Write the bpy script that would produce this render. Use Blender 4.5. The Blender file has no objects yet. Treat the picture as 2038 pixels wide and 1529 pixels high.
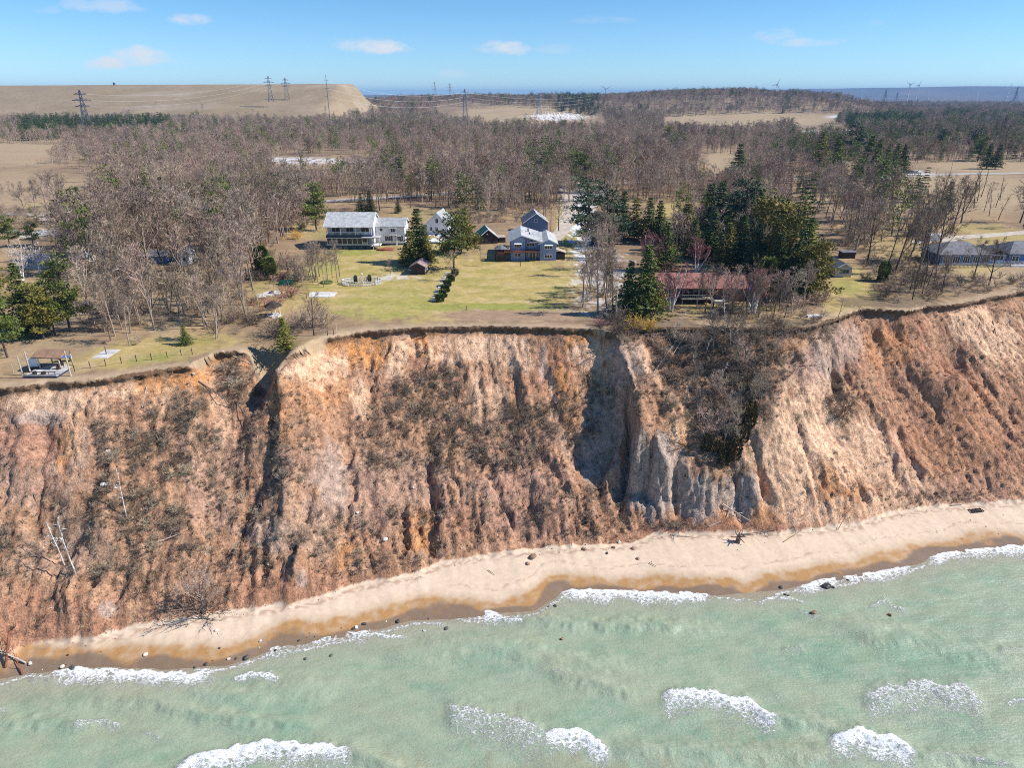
import bpy, bmesh, math, random
import numpy as np
from mathutils import Vector, Matrix, Euler
random.seed(7); RNG = np.random.default_rng(11)
S = bpy.context.scene
C = S.collection
R = math.radians

# ------------------------------------------------------------------ camera, sky, sun, exposure
F, CX, CY, CZ, PITCH = 1360.0, 1019.0, 764.5, 66.0, R(23)
cam_d = bpy.data.cameras.new('camera'); cam = bpy.data.objects.new('camera', cam_d); C.objects.link(cam)
cam_d.sensor_width = 36; cam_d.lens = F / 2038 * 36; cam_d.clip_start = 1; cam_d.clip_end = 60000
cam.location = (0, 0, CZ); cam.rotation_euler = (R(90) - PITCH, 0, 0)
S.camera = cam

SUN_EL, SUN_AZ = R(41), R(92)         # azimuth clockwise from +Y: straight from the right
W = bpy.data.worlds.new('World'); S.world = W; W.use_nodes = True
sun_d = bpy.data.lights.new('sun', 'SUN'); sun = bpy.data.objects.new('sun', sun_d); C.objects.link(sun)
sun_d.energy = 5.0; sun_d.angle = R(0.55); sun_d.color = (1.0, 0.94, 0.85)
sun.location = (80, 10, 120)
_sd = Vector((math.sin(SUN_AZ) * math.cos(SUN_EL), math.cos(SUN_AZ) * math.cos(SUN_EL), math.sin(SUN_EL)))
sun.rotation_euler = (-_sd).to_track_quat('-Z', 'Y').to_euler()
S.view_settings.view_transform = 'Standard'; S.view_settings.look = 'None'
S.view_settings.exposure = 0.28; S.view_settings.gamma = 1
S.render.engine = 'CYCLES'
cy = S.cycles
cy.max_bounces = 4; cy.diffuse_bounces = 2; cy.glossy_bounces = 2; cy.transmission_bounces = 2; cy.volume_bounces = 0
cy.transparent_max_bounces = 4
cy.filter_width = 1.0; cy.use_adaptive_sampling = True; cy.adaptive_threshold = 0.01
try:
    cy.use_denoising = False
except Exception: pass

_c, _s = math.cos(PITCH), math.sin(PITCH)
def raydir(px, py):
    r, u = (px - CX) / F, (CY - py) / F
    return (r, _c + u * _s, -_s + u * _c)
def U(px, py, z=28.0):
    d = raydir(px, py); t = (z - CZ) / d[2]
    return d[0] * t, d[1] * t
def proj(x, y, z):
    dz = z - CZ; dep = y * _c - dz * _s
    dep = np.where(np.abs(dep) < 1e-3, 1e-3, dep)
    up = y * _s + dz * _c
    return np.where(dep > 0, CX + F * x / dep, -9e5), np.where(dep > 0, CY - F * up / dep, -9e5)

def N(nt, typ, **kw):
    n = nt.nodes.new(typ)
    for k, v in kw.items():
        if k == 'inp':
            for a, b in v.items(): n.inputs[a].default_value = b
        else: setattr(n, k, v)
    return n
def mth(nt, op, a, b=None, c=None, clamp=False):
    n = nt.nodes.new('ShaderNodeMath'); n.operation = op; n.use_clamp = clamp
    for i, v in enumerate((a, b, c)):
        if v is None: continue
        if isinstance(v, (int, float)): n.inputs[i].default_value = v
        else: nt.links.new(v, n.inputs[i])
    return n.outputs[0]
def mixc(nt, fac, a, b, mode='MIX'):
    n = nt.nodes.new('ShaderNodeMix'); n.data_type = 'RGBA'; n.blend_type = mode
    for sock, v in ((n.inputs[0], fac), (n.inputs[6], a), (n.inputs[7], b)):
        if isinstance(v, (int, float)): sock.default_value = v
        elif isinstance(v, tuple): sock.default_value = (*v[:3], 1)
        else: nt.links.new(v, sock)
    return n.outputs[2]

def make_world():
    nt = W.node_tree; nt.nodes.clear()
    out = N(nt, 'ShaderNodeOutputWorld'); bg = N(nt, 'ShaderNodeBackground')
    sky = N(nt, 'ShaderNodeTexSky'); sky.sky_type = 'NISHITA'; sky.sun_disc = False
    sky.sun_elevation = SUN_EL; sky.sun_rotation = SUN_AZ; sky.altitude = 200
    sky.air_density = 1.0; sky.dust_density = 0.0; sky.ozone_density = 1.5
    bg.inputs[1].default_value = 0.054
    tc = N(nt, 'ShaderNodeTexCoord'); sep = N(nt, 'ShaderNodeSeparateXYZ')
    nt.links.new(tc.outputs['Generated'], sep.inputs[0])
    yy = mth(nt, 'MAXIMUM', sep.outputs[1], 0.01)
    a = mth(nt, 'DIVIDE', sep.outputs[0], yy); e = mth(nt, 'DIVIDE', sep.outputs[2], yy)
    cmb = N(nt, 'ShaderNodeCombineXYZ'); nt.links.new(a, cmb.inputs[0]); nt.links.new(mth(nt, 'MULTIPLY', e, 2.4), cmb.inputs[1])
    n1 = N(nt, 'ShaderNodeTexNoise', inp={'Scale': 26.0, 'Detail': 8.0, 'Roughness': 0.62}); nt.links.new(cmb.outputs[0], n1.inputs['Vector'])
    tot = None
    for (px, py, rx, ry, st) in [(215,12,75,15,.5),(150,6,30,14,.35),(375,40,45,11,.7),(280,114,56,18,1.0),(215,128,48,14,1.0),(740,94,74,15,1.0),
                             (1010,98,52,14,.95),(1110,98,70,9,.22),(1200,40,55,8,.22),(1545,72,42,12,.5),(1605,84,60,10,.55),(1745,45,18,9,.25),
                             (90,20,30,8,.2),(905,148,30,8,.3),(350,120,30,8,.15)]:
        d = raydir(px, py); a0, e0 = d[0] / d[1], d[2] / d[1]
        da = mth(nt, 'DIVIDE', mth(nt, 'SUBTRACT', a, a0), rx / F * 1.08)
        de = mth(nt, 'DIVIDE', mth(nt, 'SUBTRACT', e, e0), ry / F * 1.15)
        # flat base: squash the lower half
        deb = mth(nt, 'MULTIPLY', de, mth(nt, 'ADD', 1.0, mth(nt, 'MULTIPLY', mth(nt, 'LESS_THAN', de, 0.0), 0.6)))
        rr = mth(nt, 'ADD', mth(nt, 'POWER', mth(nt, 'ABSOLUTE', da), 2.0), mth(nt, 'POWER', mth(nt, 'ABSOLUTE', deb), 2.0))
        m = mth(nt, 'SUBTRACT', 1.0, rr)
        m = mth(nt, 'ADD', m, mth(nt, 'MULTIPLY', mth(nt, 'SUBTRACT', n1.outputs[0], 0.5), 4.2))
        m = mth(nt, 'MULTIPLY', mth(nt, 'MULTIPLY', m, 0.8, clamp=True), st)
        gate = mth(nt, 'MULTIPLY', mth(nt, 'SUBTRACT', 2.2, rr), 1.0, clamp=True)
        m = mth(nt, 'MULTIPLY', m, gate)
        tot = m if tot is None else mth(nt, 'MAXIMUM', tot, m)
    hsv = N(nt, 'ShaderNodeHueSaturation', inp={'Saturation': 1.0, 'Value': 1.0}); nt.links.new(sky.outputs[0], hsv.inputs['Color'])
    el = mth(nt, 'MULTIPLY', mth(nt, 'MAXIMUM', sep.outputs[2], 0.0), 6.0, clamp=True)
    tint = mixc(nt, el, (1.15, 1.72, 2.7), (.78, 1.42, 1.95))
    toned = mixc(nt, 1.0, hsv.outputs[0], tint, 'MULTIPLY')
    up = mth(nt, 'GREATER_THAN', sep.outputs[1], 0.02)
    fac = mth(nt, 'MULTIPLY', tot, mth(nt, 'MULTIPLY', up, 0.85))
    cl = mixc(nt, fac, toned, (12.5, 12.8, 13.5))
    nt.links.new(cl, bg.inputs[0]); nt.links.new(bg.outputs[0], out.inputs[0])
make_world()

# ------------------------------------------------------------------ noise
_P = RNG.permutation(4096); _G = RNG.uniform(0, 2 * np.pi, 4096); _GX, _GY = np.cos(_G), np.sin(_G)
def pn(x, y, seed=0):
    x = np.asarray(x, float) + seed * 17.13; y = np.asarray(y, float) + seed * 9.71
    xi = np.floor(x).astype(np.int64); yi = np.floor(y).astype(np.int64); xf = x - xi; yf = y - yi
    def g(ix, iy, fx, fy):
        h = _P[(_P[(ix) & 4095] + iy * 31) & 4095]
        return _GX[h] * fx + _GY[h] * fy
    u = xf * xf * xf * (xf * (xf * 6 - 15) + 10); v = yf * yf * yf * (yf * (yf * 6 - 15) + 10)
    a = g(xi, yi, xf, yf); b = g(xi + 1, yi, xf - 1, yf); c = g(xi, yi + 1, xf, yf - 1); d = g(xi + 1, yi + 1, xf - 1, yf - 1)
    return 1.5 * ((a + (b - a) * u) * (1 - v) + (c + (d - c) * u) * v)
def fbm(x, y, o=4, seed=0, gain=.5):
    r = 0; a = 1; t = 0
    for i in range(o):
        r = r + a * pn(x * 2 ** i, y * 2 ** i, seed + i * 3); t += a; a *= gain
    return r / t
def ridge(x, y, o=3, seed=0):
    r = 0; a = 1; t = 0
    for i in range(o):
        r = r + a * (1 - np.abs(pn(x * 2 ** i, y * 2 ** i, seed + i * 5)) * 2); t += a; a *= .5
    return r / t
def ss(a, b, x):
    t = np.clip((np.asarray(x, float) - a) / (b - a), 0, 1); return t * t * (3 - 2 * t)

# ------------------------------------------------------------------ terrain shape
SH = 0.21
def ucoord(x, y): return x + SH * (y - 100)
def curve(pts, z):
    a = []
    for p in pts:
        zz = p[2] if len(p) > 2 else z
        x, y = U(p[0], p[1], zz); a.append((ucoord(x, y), y, zz))
    a.sort(); return np.array(a)
TOP = curve([(-900,880),(-400,820),(-150,792),(0,772),(100,758),(200,750),(290,738),(380,726),(430,700),(480,696),(520,703),(550,712),(590,697),(650,672),(740,657),
             (850,650),(960,647),(1060,650),(1160,652),(1205,660),(1290,650),(1400,648),(1500,650),(1560,650),(1620,645),(1680,628),(1720,612),(1800,617),
             (1900,602),(1960,592),(2038,577),(2300,535),(2700,500)], 28)
FOOT = curve([(-900,1500),(-300,1340),(0,1302),(50,1290),(130,1268),(180,1272),(280,1247),(380,1230),(430,1225),(560,1205),(640,1190),(700,1167),(830,1143),
              (880,1120),(980,1102),(1100,1092),(1260,1080),(1300,1064),(1400,1062),(1480,1060),(1560,1060),(1700,1045),(1760,1025),(1850,1010),(2038,998),(2300,975),(2800,950)], 1.6)
WAT = curve([(-900,1600),(-300,1400),(0,1352),(60,1340),(200,1332),(330,1335),(450,1325),(560,1290),(700,1268),(820,1235),(960,1228),(1060,1220),(1120,1180),
             (1400,1182),(1500,1188),(1590,1167),(1700,1152),(1800,1132),(1860,1108),(2038,1090),(2300,1060),(2800,1020)], 0)
def top_y(u):
    return np.interp(u, TOP[:, 0], TOP[:, 1]) + 0.7 * pn(u / 6.3, 0.3, 5) + 0.16 * pn(u / 1.9, 3.3, 6) + .5 * pn(u / 15., 8.3, 7)
# lip and mid nodes of the profile: (u, y, z); None -> derived from top and foot
_RV = [(19.5, None), (21.0, (108, 24.6)), (22.2, (100.5, 19.6)), (26, (97.6, 16.0)), (30, (96.2, 11.8)), (34, (95.6, 9.3)), (38, (95.7, 8.8)), (41, (98.5, 13.0)),
       (45, (103.5, 18.5)), (50, (109.5, 22.8)), (56, (115, 25.6)), (60, None)]
def nodes(u):
    yt = top_y(u); yf = np.interp(u, FOOT[:, 0], FOOT[:, 1]); yw = np.interp(u, WAT[:, 0], WAT[:, 1])
    yf = yf - .25 + .75 * pn(u / 3.2, 7.7, 8) + .35 * pn(u / 1.1, 2.7, 9)
    sc = 1.5 + .9 * pn(u / 7.0, 1.5, 3)
    yl = yt - 0.9; zl = 28 - sc
    ym = yf + (yl - yf) * .5; zm = 1.6 + (zl - 1.6) * (.47 + .05 * pn(u / 12.0, 4.4, 2))
    # deeper gully left of the spur
    g = ss(4, 12, u) * (1 - ss(19, 20.5, u)); zm = zm - 1.6 * g - 2.8 * ss(9, 15, u) * (1 - ss(19, 20.5, u))
    zl = zl - 1.3 * ss(15, 17.5, u) * (1 - ss(19, 20.5, u))
    uu = np.array([r[0] for r in _RV[1:-1]]); ry = np.array([r[1][0] for r in _RV[1:-1]]); rz = np.array([r[1][1] for r in _RV[1:-1]])
    w = ss(19.3, 21.2, u) * (1 - ss(55, 59.5, u))
    but = np.abs(np.sin(np.pi * (u + .8 * pn(u / 3.1, 0.2, 4)) / 4.4)) ** .7
    bw = ss(20.2, 22.5, u) * (1 - ss(38.5, 41, u))
    rvy = np.interp(u, uu, ry) - 1.9 * (but - .6) * bw; rvz = np.interp(u, uu, rz)
    yl = yl * (1 - w) + rvy * w; zl = zl * (1 - w) + rvz * w
    fm = bw
    my = rvy - 2.1 - .5 * (but - .5); mz = 4.9 + .12 * (rvz - 9)
    ym = ym * (1 - fm) + my * fm; zm = zm * (1 - fm) + mz * fm
    wr = ss(38.5, 41, u) * (1 - ss(52, 58, u))
    ym2 = yf + (yl - yf) * .5; zm2 = 1.6 + (zl - 1.6) * .5
    ym = ym * (1 - wr) + ym2 * wr; zm = zm * (1 - wr) + zm2 * wr
    yl = np.minimum(yl, yt - .4); ym = np.minimum(ym, yl - .3); yf2 = np.minimum(yf, ym - .3)
    return yw, yf2, ym, zm, yl, zl, yt
def hfar(x, y):
    h = np.zeros_like(x)
    # long embankment, left
    ex = ss(-222, -270, x)

    # low wooded ridge in the middle and the hill to the right
    h = h + (23 + 3 * pn(x / 180., y / 300., 31)) * ss(1150, 1480, y) * (1 - ss(1900, 2600, y)) * ss(-420, -250, x) * (1 - ss(620, 780, x))
    h = h + (15 + 3 * pn(x / 120., y / 200., 32)) * np.exp(-((x - 470) / 190.) ** 2) * ss(1200, 1550, y) * (1 - ss(2000, 2700, y))
    h = h + 5 * np.exp(-((x - 20) / 120.) ** 2 - ((y - 1130) / 120.) ** 2)
    h = h + 4 * pn(x / 260., y / 260., 33) * ss(420, 900, y)
    h = h * (1 - ex * ss(800, 1000, y) * (1 - ss(1290, 1420, y))) + (54.0 + .0045 * (x + 300)) * np.clip((-232 - x) / 42., 0, 1) * ex * np.clip((y - 1000) / 230., 0, 1) * (1 - ss(1290, 1420, y))
    # far blue hills
    h = h + (24 + 14 * fbm(x / 1500., y / 1800., 3, 34) + 102 * ss(2900, 5500, x)) * ss(6800, 9200, y)
    return h
def height(x, y):
    x = np.asarray(x, float); y = np.asarray(y, float)
    u = ucoord(x, y)
    w = 1.1 * pn(x / 9., y / 7., 40) + .5 * pn(x / 3., y / 2.6, 41)
    inb = ss(66, 74, y) * (1 - ss(118, 150, y))
    u = u + w * inb * (np.abs(u) < 150) * ss(-.5, 3, y - np.interp(u, FOOT[:, 0], FOOT[:, 1]))
    u = u + 5.6 * (1 - ss(95.5, 106, y)) * (1 - ss(24, 36, u)) * ss(5, 12, u)
    yw, yf, ym, zm, yl, zl, yt = nodes(u)
    z = np.where(y < yw, np.maximum(-4, (y - yw) * .09), 0)
    z = np.where((y >= yw) & (y < yf), 1.6 * ((y - yw) / np.maximum(yf - yw, .1)) ** .85, z)
    z = np.where((y >= yf) & (y < ym), 1.6 + (zm - 1.6) * (y - yf) / (ym - yf), z)
    z = np.where((y >= ym) & (y < yl), zm + (zl - zm) * (y - ym) / (yl - ym), z)
    z = np.where((y >= yl) & (y < yt), zl + (28 - zl) * (y - yl) / (yt - yl), z)
    z = np.where(y >= yt, 28, z)
    # gullies and rubble on the face
    B = ss(0, 2.5, y - yf) * ss(0, 1.2, yl - y)
    smooth = stamp(x, y, z, SMOOTH) if B.max() > 0 else 0
    rvm = ss(20, 22, u) * (1 - ss(44, 52, u)) * ss(0, 2, y - yl)   # wooded bowl above the spur
    amp = (1 - .6 * smooth)
    uu = u + .55 * (y - 115) * ss(42, 62, u) + 2.4 * fbm(x / 15., y / 13., 2, 50) + .6 * pn(x / 3.6, y / 6., 49)
    A1 = np.clip(.42 + 1.5 * fbm(x / 17., y / 15., 2, 47), .1, 1.2)
    g = 1.7 * (ridge(uu / 11., y / 42., 2, 51) - .45) * A1 + .55 * (ridge(uu / 3.6, y / 15., 2, 52) - .4) * A1 + .42 * (ridge(uu / 1.3, y / 11., 2, 53) - .4)
    g = g + .8 * fbm(x / 3.2, y / 2.9, 5, 54, .62) + .6 * pn(x / 9., y / 3.2, 48) + 1.3 * fbm(x / 13., y / 8., 3, 46) + .14 * pn(x / .55, y / .5, 55)
    lowerrough = 1 + .4 * (1 - ss(4, 14, z)) * (1 - ss(12, 20, u))
    z = z + B * amp * g * lowerrough - B * grooves(x, y, z)
    z = z + (rvm * ss(yl, yl + 2, y) * (1 - ss(yt - 2, yt, y))) * (.9 * fbm(x / 4., y / 4., 4, 56))
    pb = ss(0, .5, y - yt)
    z = z + pb * (.25 * pn(x / 22., y / 22., 60) + .07 * pn(x / 3., y / 3., 61) * (1 - ss(200, 400, y)) - .05 * (1 - ss(0, 2, y - yt)))
    # notch at the big wash-out, sand hollow shapes, old slump holes
    for (px, py, zz, rx, ry, dp) in [(524, 722, 26.5, 2.6, 4.2, 6.0), (1664, 700, 24, 1.1, 3.2, 2.6), (1690, 705, 23, .8, 2.4, 1.6), (1672, 790, 19, 3.2, 3.8, 1.8), (712, 840, 15, 1.0, .7, .9),
                                     (748, 833, 15.5, .9, .6, .8), (835, 1050, 5, .8, 2.2, 1.7), (800, 1045, 5.2, .6, 2.0, 1.2), (585, 1130, 3, 1.0, 2.0, 1.6), (195, 1200, 3, 1.3, 2.0, 2.0),
                                     (228, 1165, 4, .8, 1.3, 1.2), (860, 990, 7.5, .8, 2.5, 1.2), (1905, 690, 22, 3.6, 3.6, 3.0), (1580, 735, 22, 1.5, 2.4, 1.6), (533, 1150, 3, .5, 1.5, 1.0), (133, 1160, 4.5, 1.2, 1.5, 1.6)]:
        cx_, cy_ = U(px, py, zz)
        q = np.exp(-(np.abs((x - cx_) / rx) ** 2.2 + np.abs((y - cy_) / ry) ** 2.2))
        z = z - dp * q
    for (px, py, zz, rx, ry, dp) in [(598, 1150, 3.2, .7, 2.0, 1.3), (213, 1213, 2.6, 1.2, 1.6, 1.2), (1920, 735, 20, 3.0, 3.0, 2.2), (1335, 880, 12, 2.4, 3.0, 1.0), (545, 1165, 3, .5, 1.2, .8)]:
        cx_, cy_ = U(px, py, zz); z = z + dp * np.exp(-(((x - cx_) / rx) ** 2 + ((y - cy_) / ry) ** 2))
    return z + hfar(x, y)
GROOVES = [([(548,760),(540,880),(505,1000),(440,1125)], 11, 1.5), ([(690,880),(702,980),(690,1060)], 9, .8), ([(862,850),(852,950),(868,1020),(860,1085)], 12, 1.4), ([(800,980),(812,1060),(800,1100)], 8, 1.1), ([(405,790),(395,870),(400,960)], 9, .7),
           ([(250,850),(180,980),(150,1080)], 9, .8), ([(1668,690),(1760,880),(1810,1000)], 13, .9), ([(1770,690),(1890,850),(1970,980)], 12, .7), ([(1850,670),(1960,800),(2060,930)], 14, .9), ([(1640,860),(1740,1030)], 9, .8), ([(1570,800),(1620,940),(1690,1040)], 10, .8),
           ([(1060,880),(1130,990),(1175,1060)], 10, .9), ([(1080,710),(1105,820),(1160,920)], 10, .9), ([(960,930),(1040,1070)], 9, .8), ([(730,680),(745,780),(740,860)], 8, .6), ([(900,700),(940,800)], 7, .5), ([(620,940),(600,1050),(590,1120)], 10, .8), ([(90,830),(80,960),(60,1100)], 10, .8), ([(1720,760),(1840,960)], 8, .7), ([(1930,720),(2038,860)], 10, .9), ([(330,790),(310,900),(330,1020)], 9, .6), ([(1000,680),(1030,780),(1050,860)], 9, .6)]
def grooves(x, y, z):
    px, py = proj(x, y, z); r = np.zeros_like(px); px = px + 9 * pn(x / 2.2, y / 2.2, 71) + 5 * pn(x / .8, y / .8, 72)
    for pl, w, dp in GROOVES:
        P = np.array(pl, float); cx_ = np.interp(py, P[:, 1], P[:, 0]); e = ss(P[0, 1] - 10, P[0, 1] + 50, py) * (1 - ss(P[-1, 1] - 30, P[-1, 1] + 25, py)); d = (px - cx_) / w
        r = np.maximum(r, dp * e * np.exp(-d * d)); r = r - .35 * dp * e * np.exp(-((np.abs(d) - 2.0) / .8) ** 2)
    return r
def stamp(x, y, z, lst, nz=.35):
    px, py = proj(x, y, z); r = np.zeros_like(px)
    n = fbm(x / 3.1, y / 3.1, 4, 70) * 1.9 + .9 * pn(ucoord(x, y) / .9, y / 6., 74)
    for s in lst:
        cx_, cy_, rx, ry = s[:4]; rot = R(s[4]) if len(s) > 4 else 0; st = s[5] if len(s) > 5 else 1
        dx, dy = px - cx_, py - cy_; c, sn = math.cos(rot), math.sin(rot)
        a, b = (dx * c + dy * sn) / rx, (-dx * sn + dy * c) / ry
        d = np.sqrt(a * a + b * b) + nz * n
        r = np.maximum(r, st * (1 - ss(.72, 1.12, d)))
    return r
SMOOTH = [(1880,840,190,130,30,.75),(1020,760,60,70,0,.6),(110,795,130,32),(640,725,70,40),(950,690,110,40),(1600,880,100,130,20),(1740,900,120,70,25),(1230,730,60,60),(1160,870,50,120,15),(1700,740,60,60),(1600,760,50,60)]
def hz(x, y): return float(height(np.array([x]), np.array([y]))[0])
def G(px, py):
    """ground point seen at a pixel of the photograph (plateau and beach)"""
    d = raydir(px, py); t = np.linspace(40, 3000, 9000) if py < 600 else np.linspace(40, 260, 6000)
    X, Y, Z = d[0] * t, d[1] * t, CZ + d[2] * t
    k = np.argmax(Z < height(X, Y)); return float(X[k]), float(Y[k]), float(height(X[k:k+1], Y[k:k+1])[0])
# ------------------------------------------------------------------ materials
def mat(name, col, rough=.85, var=.15, scale=3.0, rnd=0.0, bump=0.0, metal=0.0, bscale=None, col2=None, spec=.3):
    m = bpy.data.materials.new(name); m.use_nodes = True; nt = m.node_tree; b = nt.nodes['Principled BSDF']
    b.inputs['Roughness'].default_value = rough; b.inputs['Metallic'].default_value = metal
    b.inputs['Specular IOR Level'].default_value = spec
    tc = N(nt, 'ShaderNodeTexCoord')
    n = N(nt, 'ShaderNodeTexNoise', inp={'Scale': scale, 'Detail': 4.0}); nt.links.new(tc.outputs['Object'], n.inputs['Vector'])
    c2 = col2 if col2 else tuple(min(1, c * (1 + var * 1.6)) for c in col); c1 = col if col2 else tuple(c * (1 - var) for c in col)
    f = mth(nt, 'MULTIPLY_ADD', mth(nt, 'SUBTRACT', n.outputs[0], .5), 3.0, .5, clamp=True)
    o = mixc(nt, f, c1, c2)
    if rnd:
        oi = N(nt, 'ShaderNodeObjectInfo')
        k = mth(nt, 'MULTIPLY_ADD', mth(nt, 'SUBTRACT', oi.outputs['Random'], .5), rnd * 2, 1.0)
        hs = N(nt, 'ShaderNodeHueSaturation'); nt.links.new(o, hs.inputs['Color']); nt.links.new(k, hs.inputs['Value'])
        h = mth(nt, 'MULTIPLY_ADD', mth(nt, 'FRACT', mth(nt, 'MULTIPLY', oi.outputs['Random'], 7.31)), rnd * .09, .5 - rnd * .045); nt.links.new(h, hs.inputs['Hue'])
        o = hs.outputs[0]
    nt.links.new(o, b.inputs['Base Color'])
    if bump:
        n2 = N(nt, 'ShaderNodeTexNoise', inp={'Scale': bscale or scale * 5, 'Detail': 5.0}); nt.links.new(tc.outputs['Object'], n2.inputs['Vector'])
        bp = N(nt, 'ShaderNodeBump', inp={'Strength': 1.0, 'Distance': bump}); nt.links.new(n2.outputs[0], bp.inputs['Height']); nt.links.new(bp.outputs[0], b.inputs['Normal'])
    return m
def siding(name, col, pitch=.25):
    m = mat(name, col, .6, .05, .7); nt = m.node_tree; b = nt.nodes['Principled BSDF']
    tc = N(nt, 'ShaderNodeTexCoord'); sp = N(nt, 'ShaderNodeSeparateXYZ'); nt.links.new(tc.outputs['Object'], sp.inputs[0])
    fr = mth(nt, 'FRACT', mth(nt, 'DIVIDE', sp.outputs[2], pitch))
    bp = N(nt, 'ShaderNodeBump', inp={'Strength': 1.0, 'Distance': .03}); nt.links.new(fr, bp.inputs['Height']); nt.links.new(bp.outputs[0], b.inputs['Normal'])
    return m
def shingle(name, col):
    m = mat(name, col, .85, .18, 1.2, bump=.02, bscale=8); nt = m.node_tree; b = nt.nodes['Principled BSDF']
    old = b.inputs['Base Color'].links[0].from_socket
    tc = N(nt, 'ShaderNodeTexCoord')
    br = N(nt, 'ShaderNodeTexBrick', inp={'Scale': 2.0, 'Color1': (1, 1, 1, 1), 'Color2': (.82, .82, .82, 1), 'Mortar': (.7, .7, .7, 1), 'Mortar Size': .015, 'Brick Width': .8, 'Row Height': .3})
    nt.links.new(tc.outputs['Object'], br.inputs['Vector'])
    nt.links.new(mixc(nt, 1.0, old, br.outputs[0], 'MULTIPLY'), b.inputs['Base Color'])
    return m
M = {}
def terrain_mat(name, rough=.95, fine=1.25, bumpd=.12, bsc=(1.2, 5.0), stretch=1.0):
    m = bpy.data.materials.new(name); m.use_nodes = True; nt = m.node_tree; b = nt.nodes['Principled BSDF']
    at = N(nt, 'ShaderNodeAttribute', attribute_name='Col'); wt = N(nt, 'ShaderNodeAttribute', attribute_name='Wet')
    geo = N(nt, 'ShaderNodeNewGeometry')
    mp = N(nt, 'ShaderNodeMapping'); nt.links.new(geo.outputs['Position'], mp.inputs[0]); mp.inputs['Scale'].default_value = (1, stretch, stretch)
    n1 = N(nt, 'ShaderNodeTexNoise', inp={'Scale': bsc[0], 'Detail': 8.0, 'Roughness': .7}); nt.links.new(mp.outputs[0], n1.inputs['Vector'])
    n2 = N(nt, 'ShaderNodeTexNoise', inp={'Scale': bsc[1], 'Detail': 5.0, 'Roughness': .6}); nt.links.new(mp.outputs[0], n2.inputs['Vector'])
    k = mth(nt, 'ADD', mth(nt, 'MULTIPLY', mth(nt, 'SUBTRACT', n1.outputs[0], .5), 1.5 * fine), mth(nt, 'MULTIPLY', mth(nt, 'SUBTRACT', n2.outputs[0], .5), 1.1 * fine))
    k = mth(nt, 'ADD', k, 1.0); k = mth(nt, 'MAXIMUM', k, .35)
    cmb = N(nt, 'ShaderNodeCombineXYZ')
    for i in range(3): nt.links.new(k, cmb.inputs[i])
    c = mixc(nt, 1.0, at.outputs['Color'], cmb.outputs[0], 'MULTIPLY')
    if name == 'bluff_earth':
        vo = N(nt, 'ShaderNodeTexVoronoi', inp={'Scale': 1.7}); nt.links.new(mp.outputs[0], vo.inputs['Vector'])
        sp = mth(nt, 'MULTIPLY', mth(nt, 'SUBTRACT', .24, vo.outputs['Distance']), 9.0, clamp=True); sp = mth(nt, 'MULTIPLY', sp, mth(nt, 'GREATER_THAN', n1.outputs[0], .52))
        c = mixc(nt, mth(nt, 'MULTIPLY', sp, .6), c, (.13, .085, .055))
    nt.links.new(c, b.inputs['Base Color'])
    rr = mth(nt, 'MULTIPLY_ADD', wt.outputs['Fac'], -.72, rough); nt.links.new(rr, b.inputs['Roughness'])
    nt.links.new(mth(nt, 'MULTIPLY_ADD', wt.outputs['Fac'], .5, .12), b.inputs['Specular IOR Level'])
    hsum = mth(nt, 'ADD', n1.outputs[0], mth(nt, 'MULTIPLY', n2.outputs[0], .35))
    bp = N(nt, 'ShaderNodeBump', inp={'Strength': 1.0, 'Distance': bumpd}); nt.links.new(hsum, bp.inputs['Height']); nt.links.new(bp.outputs[0], b.inputs['Normal'])
    return m

# ------------------------------------------------------------------ object helpers
def tag(o, label=None, cat=None, group=None, kind=None):
    if label: o['label'] = label
    if cat: o['category'] = cat
    if group: o['group'] = group
    if kind: o['kind'] = kind
    return o
def mesh_np(name, V, Fc, mats=(), smooth=False, tri=False):
    me = bpy.data.meshes.new(name)
    V = np.asarray(V, np.float32); nV = len(V)
    Fc = np.asarray(Fc, np.int32); k = Fc.shape[1]
    me.vertices.add(nV); me.vertices.foreach_set('co', V.ravel())
    me.loops.add(Fc.size); me.loops.foreach_set('vertex_index', Fc.ravel())
    me.polygons.add(len(Fc)); me.polygons.foreach_set('loop_start', np.arange(0, Fc.size, k, dtype=np.int32))
    me.polygons.foreach_set('loop_total', np.full(len(Fc), k, np.int32))
    if smooth: me.polygons.foreach_set('use_smooth', np.ones(len(Fc), bool))
    me.update(calc_edges=True)
    for m in mats: me.materials.append(m)
    return me
def link(name, me, parent=None, loc=None, rz=0):
    o = bpy.data.objects.new(name, me); C.objects.link(o)
    if parent is not None: o.parent = parent
    if loc is not None: o.location = loc
    if rz: o.rotation_euler = (0, 0, rz)
    return o
def empty(name, loc, rz=0, label=None, cat=None, group=None):
    o = bpy.data.objects.new(name, None); C.objects.link(o); o.location = loc; o.rotation_euler = (0, 0, rz)
    o.empty_display_size = .3
    return tag(o, label, cat, group)
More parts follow.
